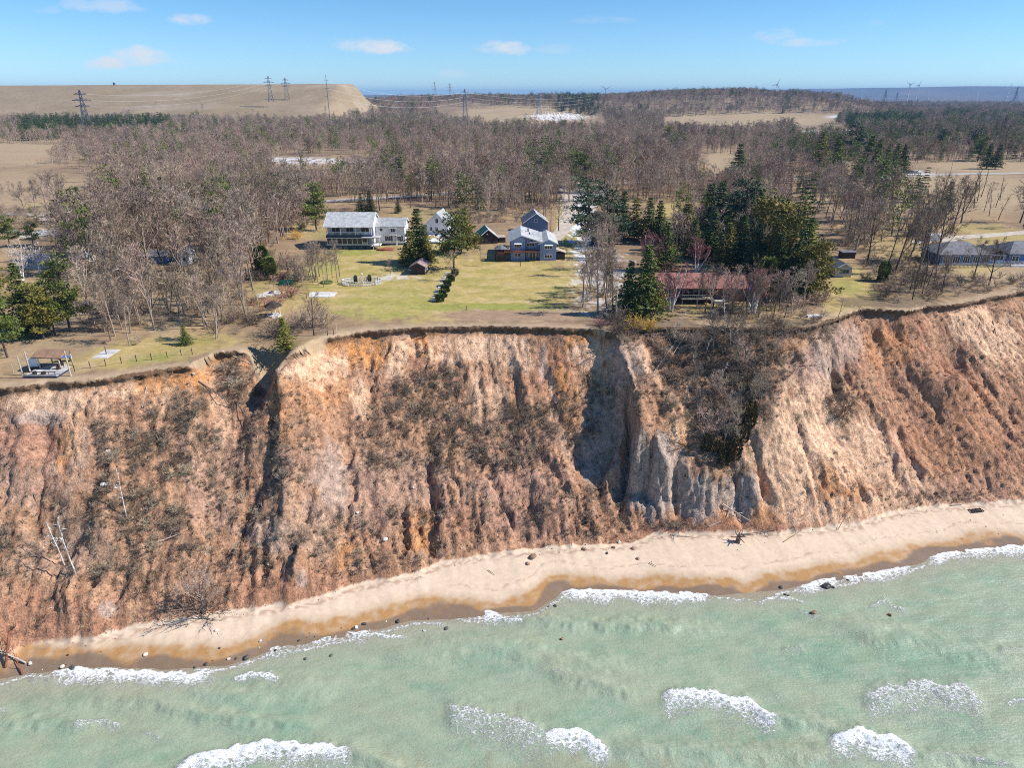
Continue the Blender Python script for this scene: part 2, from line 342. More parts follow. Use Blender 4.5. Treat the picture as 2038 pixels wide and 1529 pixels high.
class MB:
    def __init__(s): s.v = []; s.f = []
    def quad(s, *p):
        n = len(s.v); s.v += [tuple(q) for q in p]; s.f.append(tuple(range(n, n + len(p)))); return s
    def box(s, x0, x1, y0, y1, z0, z1):
        n = len(s.v); s.v += [(x0,y0,z0),(x1,y0,z0),(x1,y1,z0),(x0,y1,z0),(x0,y0,z1),(x1,y0,z1),(x1,y1,z1),(x0,y1,z1)]
        for f in ((0,3,2,1),(4,5,6,7),(0,1,5,4),(1,2,6,5),(2,3,7,6),(3,0,4,7)): s.f.append(tuple(n + i for i in f))
        return s
    def prism(s, prof, a0, a1, axis='x'):
        """extrude a closed profile [(h,z)...] along an axis"""
        n = len(s.v); k = len(prof)
        for a in (a0, a1):
            for (h, z) in prof: s.v.append((a, h, z) if axis == 'x' else (h, a, z))
        s.f.append(tuple(range(n, n + k))); s.f.append(tuple(range(n + 2 * k - 1, n + k - 1, -1)))
        for i in range(k):
            j = (i + 1) % k; s.f.append((n + i, n + k + i, n + k + j, n + j))
        return s
    def gable(s, x0, x1, y0, y1, z0, zr, t=.18, axis='x', over=.4):
        """two roof slabs over a rectangle, ridge along axis"""
        if axis == 'x': lo, hi, a0, a1 = y0, y1, x0 - over, x1 + over
        else: lo, hi, a0, a1 = x0, x1, y0 - over, y1 + over
        mid = (lo + hi) / 2; sl = (zr - z0) / (mid - lo); e = over; 
        s.prism([(lo - e, z0 - e * sl), (mid, zr), (mid, zr + t), (lo - e, z0 - e * sl + t)], a0, a1, axis)
        s.prism([(mid, zr), (hi + e, z0 - e * sl), (hi + e, z0 - e * sl + t), (mid, zr + t)], a0, a1, axis)
        return s
    def house(s, x0, x1, y0, y1, z0, ze, zr, axis='x'):
        """walls with gable ends as a closed prism"""
        if axis == 'x': s.prism([(y0, z0), (y1, z0), (y1, ze), ((y0 + y1) / 2, zr), (y0, ze)], x0, x1, 'x')
        else: s.prism([(x0, z0), (x1, z0), (x1, ze), ((x0 + x1) / 2, zr), (x0, ze)], y0, y1, 'y')
        return s
    def tube(s, p0, p1, r0, r1=None, n=5, cap=True):
        r1 = r0 if r1 is None else r1
        p0 = Vector(p0); p1 = Vector(p1); d = (p1 - p0); 
        if d.length < 1e-6: return s
        d.normalize(); a = d.orthogonal().normalized(); b = d.cross(a); k = len(s.v)
        for p, r in ((p0, r0), (p1, r1)):
            for i in range(n):
                t = 2 * math.pi * i / n; s.v.append(tuple(p + (a * math.cos(t) + b * math.sin(t)) * r))
        for i in range(n):
            j = (i + 1) % n; s.f.append((k + i, k + j, k + n + j, k + n + i))
        if cap: s.f.append(tuple(range(k + n, k + 2 * n))); s.f.append(tuple(range(k + n - 1, k - 1, -1)))
        return s
    def lathe(s, prof, cx=0, cy=0, n=12, z=0):
        k = len(s.v)
        for (r, h) in prof:
            for i in range(n):
                t = 2 * math.pi * i / n; s.v.append((cx + r * math.cos(t), cy + r * math.sin(t), z + h))
        for a in range(len(prof) - 1):
            for i in range(n):
                j = (i + 1) % n; s.f.append((k + a*n + i, k + a*n + j, k + (a+1)*n + j, k + (a+1)*n + i))
        s.f.append(tuple(range(k + n - 1, k - 1, -1))); m = k + (len(prof) - 1) * n; s.f.append(tuple(range(m, m + n)))
        return s
    def build(s, name, m, parent=None, smooth=False, loc=None, rz=0, bevel=0):
        me = bpy.data.meshes.new(name); me.from_pydata(s.v, [], s.f); me.materials.append(m)
        if smooth: me.polygons.foreach_set('use_smooth', np.ones(len(me.polygons), bool))
        me.update(); return link(name, me, parent, loc, rz)
def copy_tree(o, parent=None, loc=None, rz=None, sc=None):
    c = o.copy(); C.objects.link(c); c.parent = parent
    if loc is not None: c.location = loc
    if rz is not None: c.rotation_euler = (0, 0, rz)
    if sc is not None: c.scale = (sc, sc, sc) if isinstance(sc, (int, float)) else sc
    for ch in CH.get(o.name, ()):
        copy_tree(ch, c)
    return c
CH = {}

# ------------------------------------------------------------------ terrain mesh
def lerpc(a, b, t): return a * (1 - t[:, None]) + np.asarray(b, float)[None, :] * t[:, None]
SAND_PALE = [(110,800,120,30,0,1),(235,775,55,22,0,.8),(640,735,60,40,0,.85),(575,725,35,25),(925,690,90,38,0,.9),(1010,700,55,45,20,.9),(948,780,14,62,0,.95),(985,800,30,40,0,.6),(795,700,20,60,10,.8),(715,790,20,40,0,.8),
    (1185,705,55,30,0,.9),(1215,760,40,60,20,.55),(1600,850,90,110,20,1),(1700,900,130,70,25,.9),(1560,960,70,80,0,.9),(1640,1020,120,30,0,.8),(1960,660,100,50,35,.95),(1820,980,110,40,30,.6),(1540,880,60,60,0,.9),
    (1100,800,9,70,-5,.8),(440,800,22,90,0,.6),(340,800,30,40,0,.5),(1760,1010,70,30,20,.8),(150,870,25,80,0,.5),(1350,850,30,30,0,.8),(1480,900,20,60),(1400,790,60,50,0,.45),(1290,720,14,60,-25,.6)]
ORANGE = [(70,778,60,14,0,.8),(310,762,110,26,0,.8),(390,742,50,22,0,.9),(700,700,100,36,0,.85),(860,680,55,36,0,.95),(560,790,30,100,0,.45),(1155,680,35,25,0,.9),(1000,660,100,12,0,.6),(1770,690,60,45,0,.45),(1130,790,25,80,-10,.7),
    (140,850,25,110,10,.6),(1350,880,25,50,-20,.7),(830,1060,30,50,0,.7),(690,1080,25,60,0,.6),(1400,700,300,30,0,.25),(1680,960,60,70,30,.5),(1500,1020,90,30,0,.5),(1900,880,80,120,35,.15),(450,720,90,14,0,.7),(640,770,70,60,0,.4)]
REDB = [(60,870,80,60,0,.6),(530,780,18,90,0,.8),(1860,770,130,80,30,.5),(1960,880,130,130,30,.4),(1790,660,60,40,0,.6),(1090,740,70,60,0,.6),(1700,700,40,70,0,.5),(1800,880,60,110,30,.5),(240,740,40,60,0,.5),(620,1170,200,40,0,.5),
    (1000,1040,300,40,0,.45),(100,1240,180,60,0,.5),(1500,1040,130,28,0,.7),(1380,1050,150,24,0,.7),(850,700,40,60,0,.5),(1060,950,90,90,0,.4)]
CLAY = [(660,950,40,70,0,.6),(1300,950,85,90,0,.95),(540,1065,60,35,0,.6),(70,832,55,16,0,.8),(1400,990,50,50,0,.95),(1480,985,40,50,0,.95),(1660,690,60,60,0,.6),(1200,870,45,110,15,.5),(1080,720,12,40,0,.7),(640,1040,90,60,0,.35),(213,1213,25,20,0,.8),(598,1150,16,26,0,.8),(1250,720,40,60,0,.7),(130,1090,100,60,0,.3)]
MAUVE = [(60,900,130,120,0,.5),(1160,870,60,90,0,.7),(1050,980,120,110,0,.6),(760,980,160,90,0,.5),(420,950,60,110,0,.5),(1600,740,70,50,0,.7),(560,930,60,60,0,.4),(1900,980,130,40,0,.3)]
VEG = [(350,815,85,50,0,.9),(330,900,120,70,0,.9),(270,1010,120,60,0,.9),(470,750,52,60,0,.8),(860,800,90,70,0,.75),(1000,850,190,50,0,.6),(980,905,190,45,0,.65),(780,870,70,90,0,.5),(560,880,70,110,0,.55),(140,1060,150,60,0,.6),
    (1140,840,60,70,0,.75),(1190,780,60,40,0,.5),(640,1060,110,50,0,.6),(450,1010,120,90,0,.35),(900,1040,260,50,0,.4),(300,1110,240,60,0,.5),(500,1100,110,60,0,.5),(1180,1020,90,60,0,.55),(240,860,60,70,0,.45),(60,1100,80,60,0,.5),
    (750,1130,150,40,0,.4),(1440,760,160,130,0,.95),(1440,900,70,70,0,.95),(1560,650,120,30,0,.7),(1300,660,100,40,0,.8),(1670,800,35,60,0,.9),(1850,1000,120,22,0,.7),(1200,790,30,30),(1610,660,60,24),(1760,965,70,50,0,.25),(1350,1045,90,14,0,.5)]
LAWN = [(700,560,110,75,0,1),(780,590,130,50,0,1),(1000,565,170,65,0,1),(850,560,120,90,0,.9),(560,580,80,45,0,.7),(300,700,190,28,-8,.8),(1690,590,60,50,0,.85),(1700,560,40,30,0,.8),(1940,510,80,40,0,.7),(2000,470,60,12,0,.8),
    (1800,485,80,40,0,.45),(720,500,60,20,0,.9),(620,460,50,20,0,.5),(1340,425,45,25,0,.8),(1450,610,120,26,0,.45),(90,415,60,14,0,.4),(215,490,60,14,0,.6),(1130,470,30,80,0,.8),(840,440,100,25,0,.4),(1940,455,90,10,0,.6)]
DRYF = [(40,300,130,34,0,1),(60,390,170,50,0,.7),(1850,385,290,45,0,.9),(1500,237,200,16,0,1),(1480,235,90,12,0,1),(1045,228,140,20,0,1),(1435,320,30,28,0,.9),(1980,330,160,16,0,.8),(120,710,130,40,0,.6),(90,650,120,40,0,.5),(1780,650,200,60,0,.5),
    (620,330,150,9,0,.5),(1720,268,170,10,0,.7),(1950,545,160,24,0,.7),(1020,625,190,16,0,.9),(330,640,40,60,0,.6)]
SNOWA = [(1150,420,34,50,0,.8),(1165,480,30,50,0,.75),(1160,385,45,14,0,.7),(870,468,35,14,0,.8),(1200,560,60,60,0,.38),(680,487,30,5,0,.6),(790,552,40,6,0,.35),(1110,232,60,7,0,.8),(560,318,120,6,0,.7),(1660,232,20,3,0,.9),
    (1800,347,80,4,0,.8),(150,405,30,6,0,.8),(300,310,30,6,0,.6),(280,480,40,6,0,.6),(620,322,120,4,0,.5),(80,465,60,10,0,.5),(1680,262,70,6,0,.6)]
def gridaxis(parts):
    a = []
    for (s, e, st) in parts: a += list(np.arange(s, e, st))
    return a
def build_terrain():
    xs = list(np.arange(-118, 118.01, .3)); g = .35; x = 118.
    out = []
    while x < 16000: g *= 1.085; x += g; out.append(x)
    xs = np.array([-v for v in out[::-1]] + xs + out)
    ys = list(np.arange(52, 150, .25)) + list(np.arange(150, 240, .8)); y = 240; g = .8
    while y < 16000: g *= 1.028 if y < 2500 else 1.06; y += g; ys.append(y)
    pre = []; y = 52; g = .4
    while y > -600: g *= 1.25; y -= g; pre.append(y)
    ys = np.array(pre[::-1] + ys); nx, ny = len(xs), len(ys)
    XX, YY = np.meshgrid(xs, ys); X, Y = XX.ravel(), YY.ravel()
    Z = height(X, Y)
    V = np.stack([X, Y, Z], 1)
    # push the face around a little so it is more than a height field
    u = ucoord(X, Y); yt = top_y(u); yf = np.interp(u, FOOT[:, 0], FOOT[:, 1])
    on = ss(0, 1, Y - yf - .5) * (1 - ss(0, .8, Y - yt)) * (np.abs(X) < 118)
    V[:, 0] += on * .22 * pn(Y / .9 + Z, X / .9, 80); V[:, 1] += on * (.30 * pn(X / .8, Z / .8, 81) + (.5 + .5 * pn(X / 2.5, 0.7, 84)) * ss(24.6, 26.6, Z) * (1 - ss(27.1, 27.5, Z)) * (1 - ss(.8, 1.6, np.abs(Y - yt)))) - .35 * ss(27.2, 27.6, Z) * (1 - ss(0, .5, Y - yt)) * (np.abs(X) < 118)
    spur = ss(19.5, 22, u + 5.6 * (1 - ss(95.5, 106, Y)) * (1 - ss(24, 36, u))) * (1 - ss(37, 41, u)) * on * (1 - ss(96, 100, Y))
    V[:, 1] += spur * (.55 * (ridge(X / 1.7, Z / 9., 2, 82) - .4) + .35 * fbm(X / .9, Z / 1.3, 3, 83))
    # ---- colour
    n1 = fbm(X / 6., Y / 6., 4, 90); n2 = fbm(X / 1.3, Y / 1.3, 3, 91); us = u + .55 * (Y - 115) * ss(42, 62, u) + .8 * pn(X / 4., Y / 5., 89); st_ = pn(us / .8, Y / 9., 92) + .7 * pn(us / .4, Y / 5., 93)
    n3 = fbm(X / 25., Y / 25., 4, 94)
    bl = np.tile(np.array([.50, .315, .205]), (len(X), 1))
    bl = lerpc(bl, (.33, .185, .12), np.clip(.45 + 1.2 * n2 + .8 * st_, 0, 1) * .8)
    bl = lerpc(bl, (.47, .345, .29), stamp(X, Y, Z, MAUVE) * .8)
    bl = lerpc(bl, (.41, .20, .13), stamp(X, Y, Z, REDB) * .75)
    bl = lerpc(bl, (.68, .33, .125), stamp(X, Y, Z, ORANGE) * np.clip(.75 + .8 * n2 + .4 * st_, 0, 1))
    bl = lerpc(bl, (.77, .54, .375), stamp(X, Y, Z, SAND_PALE) * np.clip(.8 + .9 * n2 - .45 * st_, 0, 1))
    bl = lerpc(bl, (.45, .385, .34), stamp(X, Y, Z, CLAY) * .85)
    vg = stamp(X, Y, Z, VEG)
    bl = lerpc(bl, (.19, .135, .085), vg * np.clip(.35 + 1.7 * n2 + .5 * n1, 0, 1) * .85)
    bl = bl * np.array([.95, .885, .85])[None, :]
    # dark soil band under the edge, with the overhang's shadow painted in
    eb = ss(25.9 + .6 * n2, 27.3, Z) * (1 - ss(0, .6, Y - yt)); bl = lerpc(bl, (.13, .085, .055), eb * .85)
    # ---- beach
    yw = np.interp(u, WAT[:, 0], WAT[:, 1]); d = Y - yw
    be = np.tile(np.array([.69, .54, .405]), (len(X), 1)); be *= (1 + .10 * n2 + .08 * n1)[:, None]
    wl = 3.1  + 1.3 * pn(u / 9., .5, 95) + .5 * pn(u / 2.5, 1.5, 96) + .28 * pn(X / .8, Y / .8, 100) + .4 * n1
    wet = 1 - ss(wl - .5, wl + .35, d)
    be = lerpc(be, (.50, .37, .25), (1 - ss(wl, wl + 1.6, d)) * .6)
    be = lerpc(be, (.43, .235, .09), wet * np.clip(.85 + .9 * n2 + .4 * n1, .35, 1))
    dk = wet * (1 - ss(.34, .64, d / wl + .45 * pn(u / 5., d / 3., 97) + .2 * n2)); be = lerpc(be, (.21, .15, .105), dk * .85)
    be = lerpc(be, (.16, .17, .12), ss(-.5, -3, d) * .8)
    db = np.exp(-((Y - yf + .8 + .4 * pn(u / 1.7, .3, 98)) / .5) ** 2) * (pn(X / .9, Y / .5, 99) > -.05); be = lerpc(be, (.36, .24, .17), np.clip(db, 0, 1) * .7)
    # drift line of twigs on the dry sand
    dl = np.exp(-((d - wl - 2.2 - .5 * pn(u / 6., .1, 101)) / .14) ** 2) * (pn(u / 1.1, d / .8, 102) > -.05) * (u > -15); be = lerpc(be, (.2, .15, .11), np.clip(dl, 0, 1) * .4)
    # ---- plateau
    pl = np.tile(np.array([.27, .185, .12]), (len(X), 1))
    pl = lerpc(pl, (.40, .28, .155), np.clip(.35 + 1.6 * n3 + .6 * n1, 0, 1))
    far = ss(260, 700, Y); pl = lerpc(pl, (.25, .19, .14), far * .6)
    dr = stamp(X, Y, Z, DRYF, .12); pl = lerpc(pl, (.42, .315, .195), dr)
    rows = .5 + .5 * np.sin(Y * .9 + 2 * n3); pl = lerpc(pl, (.38, .24, .17), dr * rows * .5 * (X < -150) * (1 - ss(500, 560, Y)))
    lw = stamp(X, Y, Z, LAWN, .16)
    lc = np.tile(np.array([.47, .365, .165]), (len(X), 1)); lc = lerpc(lc, (.31, .28, .085), np.clip(.35 + 1.8 * fbm(X / 9., Y / 5., 4, 103) + .5 * fbm(X / 1.6, Y / 1.1, 3, 104), 0, 1) * .62)
    lc = lerpc(lc, (.52, .40, .235), np.clip(fbm(X / 5., Y / 4., 4, 105) * 2.2, 0, .8))
    green = stamp(X, Y, Z, [(1000, 612, 220, 9, 0, 1), (690, 502, 70, 8, 0, .9), (640, 530, 40, 18, 0, .7), (780, 605, 100, 40, 0, .45), (720, 630, 60, 14, 0, .6), (300, 715, 60, 8, -8, .7), (1690, 575, 30, 16, 0, .6), (660, 470, 40, 10, 0, .6)], .2); lc = lerpc(lc, (.27, .30, .07), green * .75)
    lc = lc * np.array([1.0, .99, .86])[None, :]
    pl = pl * (1 - lw[:, None]) + lc * lw[:, None]
    ed = 1 - ss(.6, 3.2 + 1.2 * n1, Y - yt); pl = lerpc(pl, (.47, .35, .23), np.clip(ed, 0, 1) * .75)
    gp = stamp(X, Y, Z, [(1010, 628, 150, 11, 0, 1), (980, 626, 110, 9)], .08); pl = lerpc(pl, (.36, .235, .16), gp * .9)
    pl = lerpc(pl, (.19, .14, .09), stamp(X, Y, Z, [(1560, 655, 90, 20), (1770, 600, 120, 16), (1300, 650, 100, 16), (1820, 560, 90, 22), (150, 700, 40, 20, 0, .3)], .3) * .8)
    pl = lerpc(pl, (.80, .83, .90), stamp(X, Y, Z, SNOWA, .4) * (fbm(X / 3., Y / 7., 3, 106) > -.12))
    he = ss(-226, -240, X) * ss(1000, 1060, Y + .02 * X) * (1 - ss(1290, 1420, Y))
    hc = lerpc(np.tile(np.array([.30, .225, .135]), (len(X), 1)), (.34, .26, .17), np.clip(.5 + 2 * fbm(X / 120., Z / 9., 4, 107), 0, 1)); hc = lerpc(hc, (.42, .34, .26), (np.abs(((Z + X * .012) % 17) - 8) < .9) * .5)
    pl = pl * (1 - he[:, None]) + hc * he[:, None]
    ffar = ss(2200, 3600, Y); pl = lerpc(pl, (.135, .115, .10), ffar * (1 - he) * np.clip(.85 + 1.2 * fbm(X / 500., Y / 700., 3, 108), 0, 1))
    isb = (Z < 1.95) & (Y < yf + .25 + .2 * n2); isp = Y > yt + .05
    col = np.where(isb[:, None], be, np.where(isp[:, None], pl, bl)); col = np.clip(col, .01, .95)
    wetA = np.where(isb, wet * (.6 + .4 * (dk > .4)), 0) * (d > -1)
    # ---- faces split by what they are
    idx = np.arange(nx * ny).reshape(ny, nx)
    Q = np.stack([idx[:-1, :-1], idx[:-1, 1:], idx[1:, 1:], idx[1:, :-1]], -1).reshape(-1, 4)
    qy, qx, qz, qu = Y[Q].mean(1), X[Q].mean(1), Z[Q].mean(1), u[Q].mean(1)
    cls = np.where(isp[Q].sum(1) >= 2, 2, np.where(isb[Q].sum(1) >= 2, 0, 1))
    cls = np.where((cls == 2) & (qy > 1000), 3, cls)
    M['beach'] = terrain_mat('beach_sand', .95, .35, .03, (1.5, 9)); M['bluff'] = terrain_mat('bluff_earth', .97, 1.75, .32, (1.3, 5.5), .8)
    M['ground'] = terrain_mat('plateau_ground', .97, .7, .05, (.8, 4.0)); M['hills'] = terrain_mat('hill_grass', .97, .5, .5, (.02, .2))
    for k, nm in enumerate(('beach', 'bluff', 'ground', 'hills')):
        q = Q[cls == k]; used, inv = np.unique(q, return_inverse=True); q2 = inv.reshape(-1, 4)
        me = mesh_np(nm, V[used], q2, [M[nm]], smooth=True)
        a = me.color_attributes.new('Col', 'FLOAT_COLOR', 'POINT'); a.data.foreach_set('color', np.concatenate([col[used], np.ones((len(used), 1))], 1).astype(np.float32).ravel())
        w = me.attributes.new('Wet', 'FLOAT', 'POINT'); w.data.foreach_set('value', wetA[used].astype(np.float32))
        tag(link(nm, me), {'beach': 'pale sand beach along the foot of the bluff, wet at the waterline', 'bluff': 'tall eroded bluff of sand and red clay above the beach', 'ground': 'lawn, leaf litter and fields on top of the bluff', 'hills': 'grassy embankment and wooded hills on the horizon'}[nm], kind='structure')
build_terrain()

# ------------------------------------------------------------------ water
FOAM = [ # crest polyline in the photograph, trail, density
 ([(335,1530),(400,1502),(470,1484),(560,1480),(640,1484),(705,1497)], 60, 1.0), ([(885,1412),(960,1414),(1040,1430),(1090,1456)], 105, .55), ([(1085,1462),(1125,1450),(1165,1458),(1210,1490)], 55, 1.0),
 ([(1315,1384),(1350,1376),(1420,1378),(1490,1394),(1550,1428)], 62, .85), ([(1650,1468),(1700,1458),(1770,1466),(1820,1498)], 60, 1.0), ([(1715,1380),(1790,1368),(1850,1360),(1920,1374),(1965,1405)], 85, .6),
 ([(95,1333),(180,1330),(250,1336),(330,1338),(380,1340),(430,1336)], 42, .95), ([(465,1350),(500,1337),(555,1344)], 20, .85), ([(520,1288),(600,1272),(680,1258),(745,1256)], 32, .8), ([(740,1262),(805,1268)], 10, .8),
 ([(865,1214),(905,1206),(960,1211),(1000,1224)], 34, 1.0), ([(990,1229),(1038,1236)], 12, .8), ([(1110,1180),(1180,1172),(1270,1178),(1340,1180),(1420,1186)], 32, 1.0), ([(1585,1170),(1650,1150),(1720,1138),(1815,1128)], 26, .95),
 ([(1845,1108),(1910,1094),(1980,1088),(2060,1082)], 30, .95), ([(1735,1200),(1760,1196),(1800,1208)], 18, .6), ([(1510,1194),(1550,1189),(1600,1196)], 12, .7), ([(145,1438),(200,1432),(245,1440)], 30, .55), ([(280,1456),(318,1464)], 18, .5),
 ([(2005,1398),(2060,1382)], 14, .7), ([(205,1320),(250,1314),(305,1320)], 12, .8), ([(1560,1290),(1590,1286),(1600,1296)], 20, .4), ([(1990,1295),(2040,1285)], 30, .35), ([(830,1295),(865,1290)], 7, .4), ([(1100,1340),(1150,1345)], 9, .4),
 ([(1870,1500),(1930,1512),(2010,1528)], 14, .5), ([(1590,1215),(1640,1225)], 16, .4), ([(60,1345),(110,1352)], 26, .4), ([(350,1530),(380,1515)], 30, .8), ([(1420,1188),(1510,1196)], 5, .7),([(440,1336),(560,1300)],6,.5),([(-20,1410),(10,1412)],20,.6),
 ([(-600,1500),(-300,1470),(-200,1490)], 60, .8), ([(2200,1200),(2400,1180)], 40, .8), ([(2300,1420),(2500,1400)], 60, .8)]
SWELL = [([(60,1395),(300,1380),(500,1390),(700,1360)], 22), ([(800,1300),(960,1285),(1090,1310),(1300,1345)], 20), ([(1100,1345),(1250,1380)], 14), ([(700,1497),(850,1560)], 18), ([(1210,1490),(1400,1500),(1650,1500)], 16), ([(1550,1428),(1700,1460)], 14),
 ([(1650,1240),(1900,1290),(2038,1330)], 20), ([(0,1440),(150,1440)], 12), ([(1000,1228),(1120,1240),(1420,1250)], 12), ([(300,1400),(420,1430),(600,1440)], 14), ([(1815,1498),(2038,1525)], 14)]
def build_water():
    xs = list(np.arange(-95, 120, .22)); g = .25; x = 120; o = []
    while x < 16000: g *= 1.12; x += g; o.append(x)
    xs = np.array([-v + 25 for v in o[::-1]] + xs + o)
    ys = list(np.arange(36, 104, .2)); g = .3; y = 104; 
    while y < 150: g *= 1.2; y += g; ys.append(y)
    pre = []; y = 36; g = .25
    while y > -16000: g *= 1.14; y -= g; pre.append(y)
    ys = np.array(pre[::-1] + ys); nx, ny = len(xs), len(ys)
    XX, YY = np.meshgrid(xs, ys); X, Y = XX.ravel(), YY.ravel(); px, py = proj(X, Y, np.zeros_like(X))
    u = ucoord(X, Y); d = Y - np.interp(u, WAT[:, 0], WAT[:, 1])
    off = np.clip(-d, 0, 60)
    near = (Y > 30) & (np.abs(X) < 130)
    Z = .20 * pn(X / 9., (Y + .25 * X) / 3.2, 110) + .10 * pn(X / 3.5, (Y - .1 * X) / 1.5, 111) + .025 * fbm(X / .9, Y / .6, 3, 112)
    Z *= ss(0, 5, off) * .9 + .1
    foam = np.zeros_like(X); lace = fbm(X / 1.1, Y / 1.1, 4, 113); big = fbm(X / 3., Y / 3., 3, 117)
    wob = 14 * pn(X / 2.2, Y / 6., 114) + 7 * pn(X / .7, Y / .9, 115)
    for (pl, tr, den) in FOAM:
        P = np.array(pl, float); cxr = np.interp(px, P[:, 0], P[:, 1]); x0, x1 = P[0, 0], P[-1, 0]
        end = ss(x0 - 8, x0 + .12 * (x1 - x0), px) * (1 - ss(x1 - .12 * (x1 - x0), x1 + 8, px))
        t = (py - cxr + wob * (.35 + .25 * tr / 60)) / tr
        v = end ** .5 * ss(-.10, .03, t) * (den * (.60 + .50 * np.exp(-np.maximum(t, 0) / .30)) * (1 - ss(.25, 1.35, t + .45 * big + .25 * lace))); foam = np.maximum(foam, v * near)
        Z += near * .34 * min(tr, 60) / 60 * end * np.exp(-((t - .12) / .22) ** 2) * (1 + .5 * lace)
    for (pl, wd) in SWELL:
        P = np.array(pl, float); cxr = np.interp(px, P[:, 0], P[:, 1]); x0, x1 = P[0, 0], P[-1, 0]
        end = ss(x0 - 60, x0 + .2 * (x1 - x0), px) * (1 - ss(x1 - .2 * (x1 - x0), x1 + 60, px)); t = (py - cxr + .5 * wob) / wd
        Z += near * .45 * end * np.exp(-t * t)
    col_sw = np.zeros_like(X)
    for (pl, wd) in SWELL:
        P = np.array(pl, float); cxr = np.interp(px, P[:, 0], P[:, 1]); x0, x1 = P[0, 0], P[-1, 0]
        end = ss(x0 - 60, x0 + .2 * (x1 - x0), px) * (1 - ss(x1 - .2 * (x1 - x0), x1 + 60, px)); t = (py - cxr + .6 * wob) / wd; col_sw = np.maximum(col_sw, near * end * np.exp(-((t + .5) / .5) ** 2) * (.6 + lace))
    foam = np.maximum(foam, near * .62 * np.exp(-((off - .7 - .6 * pn(u / 7., .2, 118) - .3 * pn(u / 1.5, .2, 119)) / .38) ** 2) * (pn(u / 11., .9, 123) > -.25))
    foam = np.maximum(foam, .30 * near * ss(.25, .6, fbm(X / 2., Y / 2., 4, 116)) * (1 - ss(3, 8, off)))
    V = np.stack([X, Y, Z], 1)
    col = np.tile(np.array([.32, .39, .275]), (len(X), 1))
    n = fbm(X / 14., Y / 6., 4, 120); n2 = fbm(X / 4., Y / 1.6, 4, 121)
    col = lerpc(col, (.185, .33, .225), np.clip(.15 + 1.3 * n + .9 * n2 + .6 * stamp(X, Y, Z, [(1750, 1310, 260, 60, 0, 1)], .2), 0, 1) * .75)
    col = lerpc(col, (.33, .36, .24), np.clip(-.05 + 1.6 * fbm(X / 10., Y / 7., 3, 122), 0, 1) * .7)
    col = lerpc(col, (.30, .27, .17), np.clip(stamp(X, Y, Z, [(1100, 1560, 300, 60, 0, .7), (1560, 1500, 120, 40, 0, .6), (120, 1380, 200, 24, 0, .4), (1450, 1450, 60, 30, 0, .4)], .5), 0, 1) * .6)
    col = lerpc(col, (.42, .47, .35), np.clip(col_sw, 0, 1) * .5)
    col = lerpc(col, (.36, .35, .265), (1 - ss(0, 6, off + 1.6 * n)) * .85)
    col = lerpc(col, (.33, .25, .17), (1 - ss(0, 1.5, off + .5 * n2)) * .8)
    idx = np.arange(nx * ny).reshape(ny, nx); Q = np.stack([idx[:-1, :-1], idx[:-1, 1:], idx[1:, 1:], idx[1:, :-1]], -1).reshape(-1, 4)
    keep = (d[Q].mean(1) < 3.5); Q = Q[keep]; used, inv = np.unique(Q, return_inverse=True); Q = inv.reshape(-1, 4)
    m = bpy.data.materials.new('lake_water'); m.use_nodes = True; nt = m.node_tree; b = nt.nodes['Principled BSDF']
    at = N(nt, 'ShaderNodeAttribute', attribute_name='Col'); fo = N(nt, 'ShaderNodeAttribute', attribute_name='Foam'); geo = N(nt, 'ShaderNodeNewGeometry')
    mp = N(nt, 'ShaderNodeMapping'); mp.inputs['Scale'].default_value = (1, 1.5, 1); nt.links.new(geo.outputs['Position'], mp.inputs[0])
    nz = N(nt, 'ShaderNodeTexNoise', inp={'Scale': 2.2, 'Detail': 10.0, 'Roughness': .78, 'Distortion': 1.1}); nt.links.new(mp.outputs[0], nz.inputs['Vector'])
    vo = N(nt, 'ShaderNodeTexVoronoi', inp={'Scale': 1.3}); vo.feature = 'DISTANCE_TO_EDGE'
    dist = N(nt, 'ShaderNodeVectorMath', operation='ADD'); nt.links.new(mp.outputs[0], dist.inputs[0]); nt.links.new(mixc(nt, 1.0, nz.outputs['Color'], (1, 1, 1), 'MULTIPLY'), dist.inputs[1]); nt.links.new(dist.outputs[0], vo.inputs['Vector'])
    web = mth(nt, 'SUBTRACT', .22, vo.outputs['Distance'])
    th = mth(nt, 'ADD', mth(nt, 'MULTIPLY', mth(nt, 'SUBTRACT', nz.outputs[0], .5), 2.6), mth(nt, 'MULTIPLY', web, 1.1))
    f = mth(nt, 'MULTIPLY', mth(nt, 'ADD', mth(nt, 'SUBTRACT', fo.outputs['Fac'], .46), th), 2.5, clamp=True)
    f = mth(nt, 'MULTIPLY', f, mth(nt, 'MULTIPLY', fo.outputs['Fac'], 5.0, clamp=True))
    n4 = N(nt, 'ShaderNodeTexNoise', inp={'Scale': .9, 'Detail': 6.0}); nt.links.new(mp.outputs[0], n4.inputs['Vector'])
    wc = mixc(nt, mth(nt, 'MULTIPLY', mth(nt, 'SUBTRACT', n4.outputs[0], .35), 1.0, clamp=True), at.outputs['Color'], (.42, .45, .33))
    nt.links.new(mixc(nt, f, wc, (.95, .97, .98)), b.inputs['Base Color'])
    nt.links.new(mth(nt, 'MULTIPLY_ADD', f, .6, .30), b.inputs['Roughness']); b.inputs['IOR'].default_value = 1.33
    r1 = N(nt, 'ShaderNodeTexNoise', inp={'Scale': 3.2, 'Detail': 6.0, 'Roughness': .6}); nt.links.new(mp.outputs[0], r1.inputs['Vector'])
